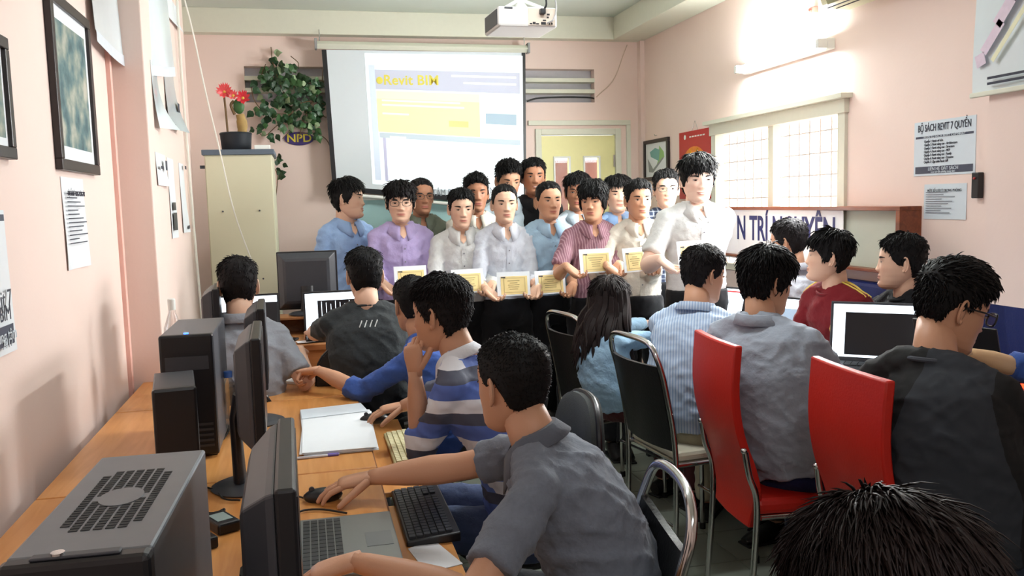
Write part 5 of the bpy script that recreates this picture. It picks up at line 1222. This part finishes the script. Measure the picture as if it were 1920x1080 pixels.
    for sd in (-1, 1):
        S, E_l, W = SH[sd], EL[sd], WR[sd]
        u.tube([N+sp*.004*s, N.lerp(S, .5)+sp*.016*s, S+sp*.008*s], [.056*s, .050*s, .044*s], 12)
        sl = sleeve[0 if sd < 0 else 1] if isinstance(sleeve, tuple) else sleeve; aw = arms_w*s*wr
        if sl == 'short': u.tube([S, S.lerp(E_l, .3), S.lerp(E_l, .74)], [.050*aw, .052*aw, .056*aw], 16, round_ends=False)
        elif sl == 'none': pass
        else:
            u.tube([S, S.lerp(E_l, .45), E_l], [.050*aw, .047*aw, .044*aw], 14); u.ball(E_l, .0485*aw, 12, 8)
            t = {'long': .97, 'rolled': .30, 'threeq': .55}[sl]; u.tube([E_l, E_l.lerp(W, t*.5), E_l.lerp(W, t)], [.048*aw, .045*aw if sl != 'rolled' else .050*aw, (.036 if sl == 'long' else .049)*aw], 14)
        u.ball(S, .0515*aw, 12, 8)
    def folds(co):
        k = co/s; wz = vnoise(k*np.array([5, 5, 5])+seed*3.1); a = vnoise(np.stack([k[:, 0]*7+wz*3, k[:, 1]*7, k[:, 2]*19+k[:, 0]*9], -1)+seed); b2 = vnoise(np.stack([k[:, 0]*16+k[:, 2]*13, k[:, 1]*14, k[:, 2]*17-wz*3], -1)+seed*2.7)
        c3 = vnoise(np.stack([k[:, 0]*30-k[:, 2]*22, k[:, 1]*30, k[:, 2]*26+wz*4], -1)+seed*1.3)
        return .007*((1-np.abs(a-.5)*2)**3-.3)+.007*((1-np.abs(b2-.5)*2)**4-.25)+.004*((1-np.abs(c3-.5)*2)**5-.2)
    sm = shirt if isinstance(shirt, list) else [shirt]
    sme = remesh(u, vox, 'shirt', sm, 3, folds)
    so_ = bpy.data.objects.new('shirt', sme); COL.objects.link(so_); so_.parent = root
    bvh = BVHTree.FromPolygons([v_.co for v_ in sme.vertices], [tuple(p.vertices) for p in sme.polygons])
    nf = N+V((0, .05, 0))*s
    # collar
    if collar in ('shirt', 'polo'):
        c_ = MB(); na = 22; vs = []; gap = .22
        for i in range(na+1):
            a = gap+(2*PI-2*gap)*i/na; cx, cy = math.sin(a), math.cos(a); fr_ = max(0, cy)**1.5
            rows = [(.063, .020-.026*fr_, 0), (.065, .047-.032*fr_, 0), (.074, .046-.042*fr_, 0), (.098+.012*fr_, .012-.086*fr_, 0)]
            for r_, h_, _ in rows: vs.append(N+X*(cx*r_*s)+fwd_*((cy*r_*.98+.006)*s)+sp*(h_*s))
        k0 = len(vs); fs = []
        for i in range(na):
            for k in range(3): a = i*4+k; fs.append((a, a+1, a+5, a+4))
        c_.add(vs, fs); co_ = c_.build('collar', sm[0] if cuffs is None else cuffs, so_, smooth=True); sd_ = co_.modifiers.new('solid', 'SOLIDIFY'); sd_.thickness = .005; sd_.offset = 0
    else:
        c_ = MB(); c_.tube([N+X*(.062*s*math.sin(a))+fwd_*((.062*math.cos(a)+.010)*s)+sp*((.014-.016*math.cos(a))*s) for a in np.linspace(0, 2*PI, 22, endpoint=False)], .0065*s, 7, closed=True); c_.build('neckband', sm[0] if cuffs is None else cuffs, so_, smooth=True)
    if standing and collar == 'shirt':
        if neckskin:
            top = N.z+.03*s; m_ = MB(); n = 6; g_ = []
            for k in range(n+1):
                w_ = .050*(1-k/n)**.8*s+.001; g_ += [(N.x-w_, top-neckskin*s*k/n), (N.x, top-neckskin*s*k/n), (N.x+w_, top-neckskin*s*k/n)]
            ps = project_patch(bvh, g_, .004); nn_ = len(ps)
            cme = np_mesh('open_neck', np.array([tuple(p) for p in ps]), [q for k in range(n) for q in ((3*k, 3*k+1, 3*k+4, 3*k+3), (3*k+1, 3*k+2, 3*k+5, 3*k+4))], SKIN, cols=np.tile(np.append(base, 1), (nn_, 1)))
            oo = bpy.data.objects.new('open_neck', cme); COL.objects.link(oo); oo.parent = root
        if placket:
            m_ = MB(); ribbon(m_, bvh, ((N.x, N.z-(neckskin+.005)*s), (N.x, rp.z+.02)), .014*s, .0035, .002); m_.build('placket', sm[0], so_, smooth=True)
            bt = MATS.get('shirt_button') or mat('shirt_button', (120, 120, 130), .4)
            for k in range(5):
                z = N.z-(neckskin+.03)*s-k*.078*s; p = project_patch(bvh, [(N.x, z)], .005)[0]; MB().tube([p, p+V((0, .002, 0))], .0045, 8, ref=(0, 0, 1)).build('button', bt, so_)
    # ---- trousers, shoes
    if lower:
        t = MB(); tr = trousers or fabric('black_trousers', (16, 16, 20), bump=.1)
        up_ = .06*s
        t.tube([P0+sp*up_, P0+V((0, -.0, .0)), P0-V((0, 0, .06*s)), P0-V((0, 0, .12*s))], [(.149*tb, .115*tb), (.156*tb, .118*tb), (.162*tb, .115*tb), (.13*tb, .09*tb)], 20, ref=X)
        for sd in (-1, 1):
            t.tube([hips[sd], hips[sd].lerp(kn[sd], .5), kn[sd]], [.086*s, .078*s, .062*s], 14); t.ball(kn[sd], .063*s, 10, 8)
            t.tube([kn[sd], kn[sd].lerp(an[sd], .5), an[sd]+V((0, 0, .01))], [.062*s, .058*s, .052*s], 14)
        to = bpy.data.objects.new('trousers', remesh(t, max(vox, .014), 'trousers', tr, 3, lambda c: folds(c)*.6)); COL.objects.link(to); to.parent = root
        for sd in (-1, 1):
            f_ = V((0, 1, 0)); a_ = an[sd]; b = MB()
            if not standing: f_ = (Matrix.Rotation(-math.radians((legs or {}).get(sd, {}).get('yaw', sd*6)), 3, 'Z') @ V((0, 1, 0)))
            g0 = V((a_.x, a_.y, 0)); b.tube([g0+f_*-.065+V((0, 0, .045)), g0+f_*0+V((0, 0, .055)), g0+f_*.08+V((0, 0, .040)), g0+f_*.15+V((0, 0, .028)), g0+f_*.185+V((0, 0, .022))], [(.035, .036), (.040, .048), (.044, .038), (.040, .026), (.022, .018)], 12, ref=f_.cross(V((0, 0, 1))), round_ends=False)
            sh_ = b.build('shoe', MATS.get('shoe_black') or mat('shoe_black', (24, 22, 22), .4), root, smooth=True)
            MB().bb((-.043, -.07, 0), (.043, .19, .012)).build('sole', RUBBER, sh_, loc=g0, rot=(0, 0, math.atan2(-f_.x, f_.y)), bev=.005)
    root['_'] = 0; del root['_']
    return dict(root=root, shirt=so_, bvh=bvh, N=N, P=P0, s=s, SH=SH, EL=EL, WR=WR, Hc=Hc, Rh=Rh, toL=toL, sp=sp, X=X, hm=hm)
mat('black_glasses', (22, 20, 24), .3); mat('metal_glasses', (70, 66, 66), .3, metal=.6)
# ================================================================ the cast
S_WHITE = fabric('white_shirt', (206, 206, 204)); S_WHITE2 = fabric('cool_white_shirt', (202, 206, 216)); S_CREAM = fabric('off_white_shirt', (208, 202, 190)); S_LILAC = fabric('lilac_shirt', (180, 164, 208)); S_SKY = fabric('sky_blue_shirt', (146, 174, 214))
S_PALEBLUE = fabric('pale_blue_shirt', (160, 188, 210)); S_OLIVE = fabric('grey_green_shirt', (112, 118, 104)); S_BLACK = fabric('black_shirt', (18, 18, 22)); S_MIST = fabric('misty_blue_white_shirt', (192, 206, 216)); S_BLUE2 = fabric('soft_blue_shirt', (140, 170, 212))
def pat_plaid(nt, sp, tc):
    a = stripes(nt, sp.outputs[0], 34, .28); b = stripes(nt, sp.outputs[2], 34, .28); return mix_node(nt, math_node(nt, 'MULTIPLY', math_node(nt, 'ADD', a, b), .5), (52, 62, 88), (190, 200, 212))
def pat_pin(c1, c2, f, d):
    return lambda nt, sp, tc: mix_node(nt, stripes(nt, math_node(nt, 'ADD', sp.outputs[0], math_node(nt, 'MULTIPLY', sp.outputs[1], .35)), f, d), c1, c2)
S_PLAID = axis_pattern('plaid_shirt', None, pat_plaid); S_MAUVE = axis_pattern('mauve_striped_shirt', None, pat_pin((140, 98, 112), (176, 140, 150), 70, .4)); S_PIN = axis_pattern('blue_pinstripe_shirt', None, pat_pin((150, 172, 204), (190, 204, 222), 75, .5))
SK1, SK2, SK3, SK4 = (222, 180, 154), (200, 150, 120), (172, 120, 92), (236, 200, 180)
K1, K2 = 5.45, 5.95
CERT = mat('certificate_cream', (238, 214, 150), .6, var=.03); CBORD = mat('certificate_border', (120, 100, 60), .6)
def certificate(px, py, k, label, w_=.195, h_=.14, turn=0, hide=False):
    c = atD(px, py, k); r = thing('certificate', label, 'certificate', c, math.radians(turn), 'cream certificates held by the standing group', rot=(math.radians(-8), 0, math.radians(turn)))
    MB().bb((-w_/2, 0, -h_/2), (w_/2, .003, h_/2)).build('sheet', PAPER, r)
    MB().bb((-w_/2+.022, -.001, -h_/2+.008), (w_/2-.016, 0, h_/2-.026)).build('cream_panel', CERT, r)
    b = MB(); x, z0, z1 = w_/2-.03, -h_/2+.02, h_/2-.036; t = .0012
    for a, b_ in (((-x+.01, z1-t), (x, z1)), ((-x+.01, z0), (x, z0+t)), ((-x+.01, z0), (-x+.01+t, z1)), ((x-t, z0), (x, z1))): b.bb((a[0], -.0018, a[1]), (b_[0], -.001, b_[1]))
    b.build('border', CBORD, r); l = MB()
    for i in range(5): u = random.uniform(.3, .7)*x; l.bb((-u, -.0018, z1-.018-.012*i), (u, -.001, z1-.0155-.012*i))
    l.build('text_lines', CBORD, r); MB().bb((-x-.005, -.0022, z1+.001), (-x+.02, -.001, z1+.008)).build('corner_mark', INK, r)
    return c, w_, h_
def holder(label, hpx, k, cpx, clabel=None, by=None, hand_px=None, **kw):
    head = atD(*hpx, k); by = 180 if by is None else by
    kc = k-.30; c, w_, h_ = certificate(cpx[0], cpx[1], kc, clabel or ('cream certificate in a white border held by the '+label.split('man in ')[-1]), w_=kw.pop('cw', .195), turn=kw.pop('cturn', 8))
    d = dict()
    out = []
    for sd in (1, -1):   # person's right hand is on the viewer's left
        u = -1 if sd > 0 else 1
        W = c+V((u*(w_/2+.060), .045, -h_/2+.045)); out.append(dict(w=W, d=V((-u*.62, -.30, -.62)), n=V((-u*.35, -.55, .5)), curl=.75, thumb=.2, pole=V((u*.14, .8, -.62))))
    return person(label, head, by, R=out[0], L=out[1], **kw)
def plain(label, hpx, k, by=180, **kw): return person(label, atD(*hpx, k), by, **kw)
FR = None
# back row first
plain('dark-skinned man with glasses in a grey-green shirt behind the lilac shirt', (790, 370), K2, 178, hy=172, glasses='metal_glasses', skin=SK3, hair='crew', hcol='soft', shirt=S_OLIVE, seed=11, shape=(1.02, 1, 1))
plain('dark-haired man in an off-white open-collar shirt behind the left white shirts', (893, 364), K2-.1, 180, hy=184, skin=SK3, hair='spiky', shirt=S_CREAM, seed=12, neckskin=.10)
plain('man with a tall side-swept quiff in a white shirt before the screen corner, eyes lowered', (953, 340), K2+.15, 180, hp=12, hy=176, skin=SK2, hair='quiff', shirt=S_MIST, seed=13)
plain('smiling tall man in a black shirt at the screen corner', (1000, 333), K2+.2, 182, hy=186, skin=SK3, hair='short', smile=1, shirt=S_BLACK, seed=14, placket=False)
plain('man with side-parted hair in a pale blue-white shirt behind the sky-blue shirt', (1083, 362), K2-.05, 176, hy=198, skin=SK3, hair='parted', hcol='black', shirt=S_MIST, seed=15, neckskin=.09)
plain('man in a soft blue shirt in front of the yellow door', (1158, 366), K2, 182, hy=190, skin=SK1, hair='parted', shirt=S_BLUE2, seed=16)
plain('man with glasses in a dark plaid shirt below the framed plan', (1249, 356), K2-.25, 186, hy=196, glasses='black_glasses', skin=SK1, hair='short', smile=.4, shirt=S_PLAID, seed=17)
# front row
h1 = atD(652, 374, K1)
person('man in a sky-blue shirt at the left end, turned in profile and smiling', h1, 150, hy=108, hp=0, hr=-4, skin=SK1, hair='parted', smile=1, shirt=S_SKY, seed=21)
holder('man in a lilac shirt with black glasses holding a certificate', (751, 381), K1-.1, (770, 521), 'certificate held at waist height by the man in the lilac shirt', by=176, hy=186, hp=3, glasses='black_glasses', skin=SK1, hair='fringe', hcol='soft', shirt=S_LILAC, seed=22, shape=(1.07, 1, 1.0), build=1.05)
holder('man in a white long-sleeved shirt looking down, third from the left in the front row', (865, 392), K1-.1, (877, 527), 'certificate held by the white-shirted man, third from the left in front', by=184, hy=182, hp=6, skin=SK1, hair='short', shirt=S_WHITE, seed=23)
holder('slim man in a white shirt with rolled sleeves holding a certificate low', (946, 384), K1-.1, (963, 532), 'certificate held low by the slim man with rolled white sleeves', by=178, hy=184, skin=SK1, hair='crew', sleeve='threeq', shirt=S_WHITE2, seed=24, build=.95, neckskin=.09, cturn=-4)
holder('man in a pale blue shirt smiling slightly, centre of the front row', (1029, 378), K1, (1032, 529), 'certificate held by the man in the pale blue shirt', by=172, hy=178, skin=SK2, hair='crew', smile=.5, sleeve='threeq', shirt=S_PALEBLUE, seed=25)
holder('young man with a bowl cut in a short-sleeved mauve shirt looking aside', (1112, 379), K1-.15, (1117, 489), 'certificate held high by the one in the mauve shirt', by=186, hy=212, hp=2, skin=SK2, hair='bowl', sleeve='short', shirt=S_MAUVE, seed=26, cw=.205, build=.95)
holder('smiling man in a white shirt with cuffs rolled back, right of the mauve shirt', (1197, 376), K1-.15, (1190, 487), 'certificate held by the smiling man right of the mauve shirt', by=188, hy=184, skin=SK2, hair='short', smile=.5, sleeve='threeq', shirt=S_CREAM, seed=27, cturn=28)
holder('tall man with a thick fringe in a short-sleeved white shirt at the right end', (1308, 338), K1-.55, (1296, 476), 'certificate held by the tall fringed man, mostly hidden by a head', by=186, hy=190, hp=4, skin=SK4, hair='fringe', smile=1, sleeve='short', shirt=S_WHITE, seed=28, shape=(1.1, 1.02, 1.03), build=1.12, arms_w=1.12, cturn=20)
# ---------------------------------------------------------------- seated, left row
G_POLO = fabric('heather_grey_polo', (112, 118, 130), bump=.5, var=.12, scale=90); G_DK = fabric('polo_trim_grey', (92, 96, 106))
A_h = atD(962, 722, 2.12); mz = TZ+.045
mA = V((m1.x+.085, m1.y, TZ+.05)); lA = atZ(668, 1052, TZ+.085)
person('man in a heather grey polo shirt with cropped hair, hand on a black mouse', A_h, -68, hy=-27, hp=2, pelvis=(A_h.x+.20, A_h.y-.10, .60), skin=SK2, hair='buzz', shirt=G_POLO, collar='polo', cuffs=G_DK, sleeve='short', seed=31, vox=.009, hdense=6, s=1.04, face=True,
       R=dict(w=mA, d=V((-1, .05, -.12)), n=V((0, 0, -1)), curl=[.35, .3, .3, .35], thumb=.2, pole=V((.2, .6, -.5))), L=dict(w=lA, d=V((-.95, .12, -.22)), n=V((-.1, 0, -1)), curl=.45, pole=V((.5, -.6, -.5))),
       lean=1, shw=.165, trousers=fabric('dark_trousers', (26, 28, 36)), nb=A_h+V((.045, -.045, -.150)))
def pat_rugby(nt, sp, tc):
    z = sp.outputs[2]; zf = math_node(nt, 'MULTIPLY', math_node(nt, 'SUBTRACT', z, .60), 1/.13); fr = math_node(nt, 'FRACT', zf)
    a = mix_node(nt, math_node(nt, 'LESS_THAN', fr, .33), (92, 118, 196), (232, 234, 242)); a = mix_node(nt, math_node(nt, 'GREATER_THAN', fr, .72), a, (82, 86, 104))
    blk = math_node(nt, 'MULTIPLY', stripes(nt, sp.outputs[0], 5.5, .5), math_node(nt, 'LESS_THAN', fr, .2)); return mix_node(nt, blk, a, (110, 136, 210))
S_RUGBY = axis_pattern('blue_white_striped_polo', None, pat_rugby)
B_h = atD(828, 590, 2.75); eB = atZ(792, 842, TZ+.03)
chin = atD(778, 700, 2.74)
person('man in a blue, white and grey block-striped shirt resting his chin on his hand', B_h, -62, hy=-50, hp=4, pelvis=(B_h.x+.27, B_h.y-.05, .60), skin=SK2, hair='short', hcol='soft', shirt=S_RUGBY, collar='polo', cuffs=fabric('collar_white', (226, 228, 234)), sleeve=('rolled', 'rolled'), seed=32, vox=.010, hdense=4, s=1.0,
       L=dict(w=chin, d=V((-.05, .2, 1)), n=V((.7, .6, .1)), curl=.75, thumb=.35, pole=V((.15, -.3, -1.0))), R=dict(w=m2+V((.09, 0, .045)), d=V((-1, 0, -.1)), n=V((0, 0, -1)), curl=.4, pole=V((.2, .6, -.4))), lean=1, trousers=fabric('jeans', (70, 84, 120)), nb=B_h+V((.05, -.03, -.152)))
S_ROYAL = fabric('royal_blue_shirt', (62, 92, 164)); C_h = atD(774, 572, 3.75); fC = atZ(578, 690, TZ+.05)
person('man in a royal blue shirt with rolled sleeves stretching an arm along the desk', C_h, -58, hy=-15, hp=2, pelvis=(C_h.x+.12, C_h.y-.05, .60), skin=SK2, hair='crew', shirt=S_ROYAL, sleeve=('rolled', 'rolled'), seed=33, hdense=2, s=1.03,
       L=dict(w=atD(596, 694, 3.80), d=V((-.9, .35, -.12)), n=V((0, -.3, -1)), curl=1.25, pole=V((.0, -.3, -1))), R=dict(w=V((.46, 4.1, .74)), d=V((-1, .2, 0)), n=V((0, 0, -1)), curl=.5), lean=1)
D_h = atD(683, 517, 4.05)
dd_ = person('man in a charcoal t-shirt seen from behind at the laptop with drawn lines', D_h, 0, hy=-8, hp=2, pelvis=(D_h.x+.02, D_h.y-.03, .60), skin=SK1, hair='short', shirt=fabric('charcoal_tee', (50, 54, 56)), collar='tee', sleeve='short', seed=34, s=1.03,
       L=dict(w=V((.0, 4.58, FZ+.05)), d=V((0, 1, -.1)), n=V((0, 0, -1)), curl=.5), R=dict(w=V((.25, 4.58, FZ+.05)), d=V((0, 1, -.1)), n=V((0, 0, -1)), curl=.5), build=1.08)
lm = MB()
for x in (-.035, -.012, .012, .035): ribbon(lm, dd_['bvh'], ((dd_['N'].x+x-.007, dd_['N'].z-.060), (dd_['N'].x+x+.007, dd_['N'].z-.032)), .0022, .004, .001, back=True, nseg=3)
lm.build('back_print', mat('print_silver', (190, 192, 190), .5), dd_['shirt'])
E_h = atD(447, 537, 3.9)
person('man in a light grey shirt seen from behind beside the cabinet', E_h, 2, hy=-4, hp=3, pelvis=(E_h.x+.02, E_h.y-.03, .58), skin=SK1, hair='short', hcol='soft', shirt=fabric('mid_grey_shirt', (150, 154, 162)), sleeve='short', seed=35, s=1.05,
       L=dict(w=V((-.42, 4.56, FZ+.05)), d=V((0, 1, -.1)), n=V((0, 0, -1)), curl=.5), R=dict(w=atZ(560, 655, FZ+.04), d=V((.1, .9, -.2)), n=V((-.3, 0, -1)), curl=.9, pole=V((.6, -.3, -1))))
# ---------------------------------------------------------------- seated, right side
DENIM = fabric('pale_denim_jacket', (146, 178, 202), bscale=60); F_h = atD(1143, 562, 4.4)
fw = person('woman with long dark hair in a pale denim jacket on a chrome chair', F_h, 75, hy=58, hp=8, pelvis=(F_h.x+.02, F_h.y-.05, .62), skin=SK1, hair='long', hcol='brown', shirt=DENIM, collar='tee', seed=41, shw=.14, s=.95, hdense=1.5,
       R=dict(w=V((1.99, 4.28, RZ+.05)), d=V((1, 0, -.1)), n=V((0, 0, -1))), L=dict(w=V((1.98, 4.6, RZ+.05)), d=V((1, 0, -.1)), n=V((0, 0, -1))), trousers=fabric('maroon_skirt', (70, 28, 30)), lean=1)
def long_locks(P, n, colour, length, seed, wid=.17, fall=(0, -.1, -1), name='hair_length'):
    rng = random.Random(seed); m = MB(); Hc, Rh, s = P['Hc'], P['Rh'], P['s']
    for k in range(n):
        a = rng.uniform(PI*.32, 2*PI-PI*.32); r0 = rng.uniform(.85, 1.05); zz = rng.uniform(-.03, .06)
        p0 = Hc+Rh @ V((math.sin(a)*.085*r0, math.cos(a)*.098*r0-.01, zz)); L_ = length*rng.uniform(.65, 1.05); o = V((math.sin(a), math.cos(a)*.6-.25, 0))
        pts = [p0, p0+o*.012+V((0, 0, -L_*.3)), p0+o*.045+V((rng.uniform(-.02, .02), -.03, -L_*.62)), p0+o*.075+V((rng.uniform(-.04, .04), -.02+rng.uniform(-.02, .02), -L_))]
        m.tube(smoothcurve(pts, 3), [.016, .019, .020, .020, .019, .018, .016, .013, .009, .003], 5)
    return m.build(name, HAIRM[colour], P['root'], smooth=True)
long_locks(fw, 120, 'brown', .35, 3)
# hood of the denim jacket
hd = MB(); N_ = fw['N']
vs = []; n = 18
for i in range(n+1):
    a = PI*.25+2*PI*.75*i/n
    for r_, z in ((.07, .045), (.10, .035), (.135, -.005), (.15, -.06), (.145, -.085)): vs.append(N_+V((math.sin(a)*r_*1.1, math.cos(a)*r_*.9+.0, z+(-.02*max(0, -math.cos(a))))))
hd.add(vs, [(i*5+k, i*5+k+1, (i+1)*5+k+1, (i+1)*5+k) for i in range(n) for k in range(4)]); ho_ = hd.build('hood', DENIM, fw['shirt'], smooth=True); ms_ = ho_.modifiers.new('solid', 'SOLIDIFY'); ms_.thickness = .006
G_h = atD(1318, 516, 4.0)
person('man in a pale blue pinstriped shirt on a chrome chair, back to the viewer', G_h, 48, hy=78, hp=10, hr=0, pelvis=(G_h.x-.10, G_h.y-.16, .62), skin=SK2, hair='short', hcol='soft', shirt=S_PIN, seed=42, s=1.08, build=1.12, hdense=2, arms_w=1.1,
       R=dict(w=V((2.0, 4.05, RZ+.05)), d=V((1, .2, -.1)), n=V((0, 0, -1))), L=dict(w=V((2.0, 4.42, RZ+.05)), d=V((1, .2, -.1)), n=V((0, 0, -1))), trousers=fabric('khaki_trousers', (168, 160, 136)), lean=1, nb=G_h+V((-.06, -.06, -.17)), vox=.011)
H_h = atD(1437, 530, 3.45)
person('man with shaggy black hair in a plain light grey shirt on the farther red chair', H_h, 52, hy=84, hp=12, pelvis=(H_h.x+.04, H_h.y-.14, .60), skin=SK2, hair='shaggy', shirt=fabric('light_grey_shirt', (156, 165, 178)), sleeve='short', collar='polo', seed=43, s=1.08, build=1.12, arms_w=1.1, hdense=2, vox=.010,
       R=dict(w=atZ(1512, 672, RZ+.05), d=V((.9, .2, -.1)), n=V((0, 0, -1)), curl=.4, pole=V((.1, -1, -.6))), L=dict(w=V((2.1, 3.5, RZ+.05)), d=V((1, .2, -.1)), n=V((0, 0, -1)), curl=.5), lean=1, nb=H_h+V((-.06, -.06, -.160)), trousers=fabric('navy_trousers', (26, 32, 70)))
I_h = atD(1782, 578, 2.62)
RAG = fabric('raglan_charcoal', (66, 70, 78)); RAGB = fabric('raglan_black_sleeves', (14, 14, 16))
ii = person('man with glasses and a faded undercut in a black and charcoal raglan top', I_h, 62, hy=100, hp=20, hr=0, pelvis=(I_h.x+.0, I_h.y-.10, .60), skin=SK2, hair='quiff', hover=dict(side=.0025, back=.005, top=.018, burn=.004, nape=-.05), shirt=[RAG], sleeve='long', collar='tee', glasses='black_glasses', gr=1.8, seed=44, s=1.12, build=1.08, hdense=3, vox=.010,
       R=dict(w=atZ(1830, 765, RZ+.05), d=V((.9, .25, -.12)), n=V((0, 0, -1)), curl=.35, pole=V((.1, -1, -.6))), L=dict(w=V((2.2, 2.5, RZ+.05)), d=V((1, .2, -.1)), n=V((0, 0, -1)), curl=.5), lean=1, nb=I_h+V((-.10, -.05, -.160)), trousers=fabric('washed_dark_jeans', (44, 52, 66)))
def pat_raglan(nt, sp, tc):
    ax = math_node(nt, 'ABSOLUTE', sp.outputs[0]); lim = math_node(nt, 'MAXIMUM', math_node(nt, 'ADD', math_node(nt, 'MULTIPLY', math_node(nt, 'SUBTRACT', ii['N'].z, sp.outputs[2]), .26), .088), .088)
    f = math_node(nt, 'MAXIMUM', math_node(nt, 'GREATER_THAN', ax, math_node(nt, 'MINIMUM', lim, .178)), math_node(nt, 'GREATER_THAN', sp.outputs[1], ii['P'].y+.30)); return mix_node(nt, f, (42, 46, 53), (13, 13, 15))
ii['shirt'].data.materials[0] = axis_pattern('raglan_top', None, pat_raglan, .88)
J_h = atD(1668, 1175, .84)
jj = person('head of a person with thick dark reddish-brown hair at the lower right corner', J_h, -5, hy=4, hp=4, pelvis=(J_h.x, J_h.y-.05, .62), skin=SK1, hair='shaggy', hcol='brown', shirt=S_BLACK, collar='tee', seed=45, s=1.0, hdense=6, hover=dict(lock=.055, lift=.0, lr=.0020, crown=[.02, .07, .115], top=.012, side=.009, back=.012), face=False, lower=False, R=dict(w=V((.95, .95, .80)), d=V((0, 1, -.2)), n=V((0, 0, -1))), L=dict(w=V((.6, .95, .80)), d=V((0, 1, -.2)), n=V((0, 0, -1))))
MAR = fabric('maroon_jersey', (112, 20, 28)); YS = mat('jersey_yellow', (224, 196, 84), .6)
K_h = atD(1555, 482, 4.05)
kk = person('young man in a maroon jersey with yellow shoulder stripes, looking towards the front', K_h, -105, hy=-56, hp=-4, pelvis=(K_h.x+.14, K_h.y-.05, .64), skin=SK1, hair='bowl', hover=dict(zf=.045, side=.008, back=.010, top=.017, nape=-.075, burn=-.02), shirt=MAR, collar='tee', sleeve='short', seed=46, s=1.02,
       R=dict(w=V((2.2, 3.65, RZ+.05)), d=V((-1, 0, -.1)), n=V((0, 0, -1))), L=dict(w=V((2.22, 3.42, RZ+.05)), d=V((-1, .2, -.1)), n=V((0, 0, -1)), pole=V((.2, 0, -1))), arms_w=.95)
ym = MB()
for sd in (-1, 1):
    for k in (-1, 0, 1):
        a, b = kk['N'].lerp(kk['SH'][sd], .35), kk['SH'][sd]; pts = []
        for t in np.linspace(0, 1, 7):
            p = a.lerp(b, t*1.35)+V((0, .018*k, .2)); h_ = kk['bvh'].ray_cast(p, V((0, 0, -1)))
            if h_[0] is not None: pts.append(h_[0]+V((0, 0, .0015)))
        if len(pts) > 3: ym.tube(pts, (.005), 5, flat=.35)
ym.build('shoulder_stripes', YS, kk['shirt'])
cr = MB(); c_ = project_patch(kk['bvh'], [(kk['N'].x-.07, kk['N'].z-.17)], .004)[0]; cr.tube([c_, c_+V((0, .003, 0))], [(.028, .022)]*2, 8, ref=(0, 0, 1)); cr.build('crest', mat('crest_gold', (186, 150, 70), .5, var=.4, scale=120), kk['shirt'])
L_h = atD(1690, 492, 3.93)
person('man in a black t-shirt in profile between the jersey and the glasses wearer', L_h, -95, hy=-56, hp=0, pelvis=(L_h.x+.06, L_h.y+.0, .62), skin=SK1, hair='short', shirt=S_BLACK, collar='tee', sleeve='short', seed=47, s=1.05, hdense=1.5,
       R=dict(w=V((2.50, 3.72, RZ+.05)), d=V((-1, 0, -.1)), n=V((0, 0, -1))), L=dict(w=V((2.52, 3.05, RZ+.05)), d=V((-1, 0, -.1)), n=V((0, 0, -1))))
M_h = atD(1478, 455, 4.65)
person('man with glasses in a white shirt before the lettered banner, back half turned', M_h, -30, hy=-38, hp=4, pelvis=(M_h.x+.02, M_h.y-.05, .66), skin=SK2, hair='short', hcol='soft', glasses='black_glasses', shirt=S_WHITE2, seed=48, sleeve='short', s=1.0, R=dict(w=V((2.35, 4.7, RZ+.05)), d=V((-1, 0, -.1)), n=V((0, 0, -1))), L=dict(w=V((2.35, 4.35, RZ+.05)), d=V((-1, 0, -.1)), n=V((0, 0, -1))))
N_w = atD(1850, 655, 3.25)
N_h = atD(2075, 480, 2.75)
person('person in a royal blue top reaching a bare forearm in from the right edge', N_h, -70, hy=-70, pelvis=(N_h.x+.05, N_h.y, .60), skin=(222, 184, 140), hair='short', shirt=S_ROYAL, collar='tee', sleeve='rolled', seed=49, s=.98, R=dict(w=atD(1812, 662, 2.95), d=V((-1, .3, -.3)), n=V((0, 0, -1)), pole=V((.3, .2, -1))), L=dict(w=V((2.5, 2.6, RZ+.1)), d=V((-1, 0, -.1)), n=V((0, 0, -1))))
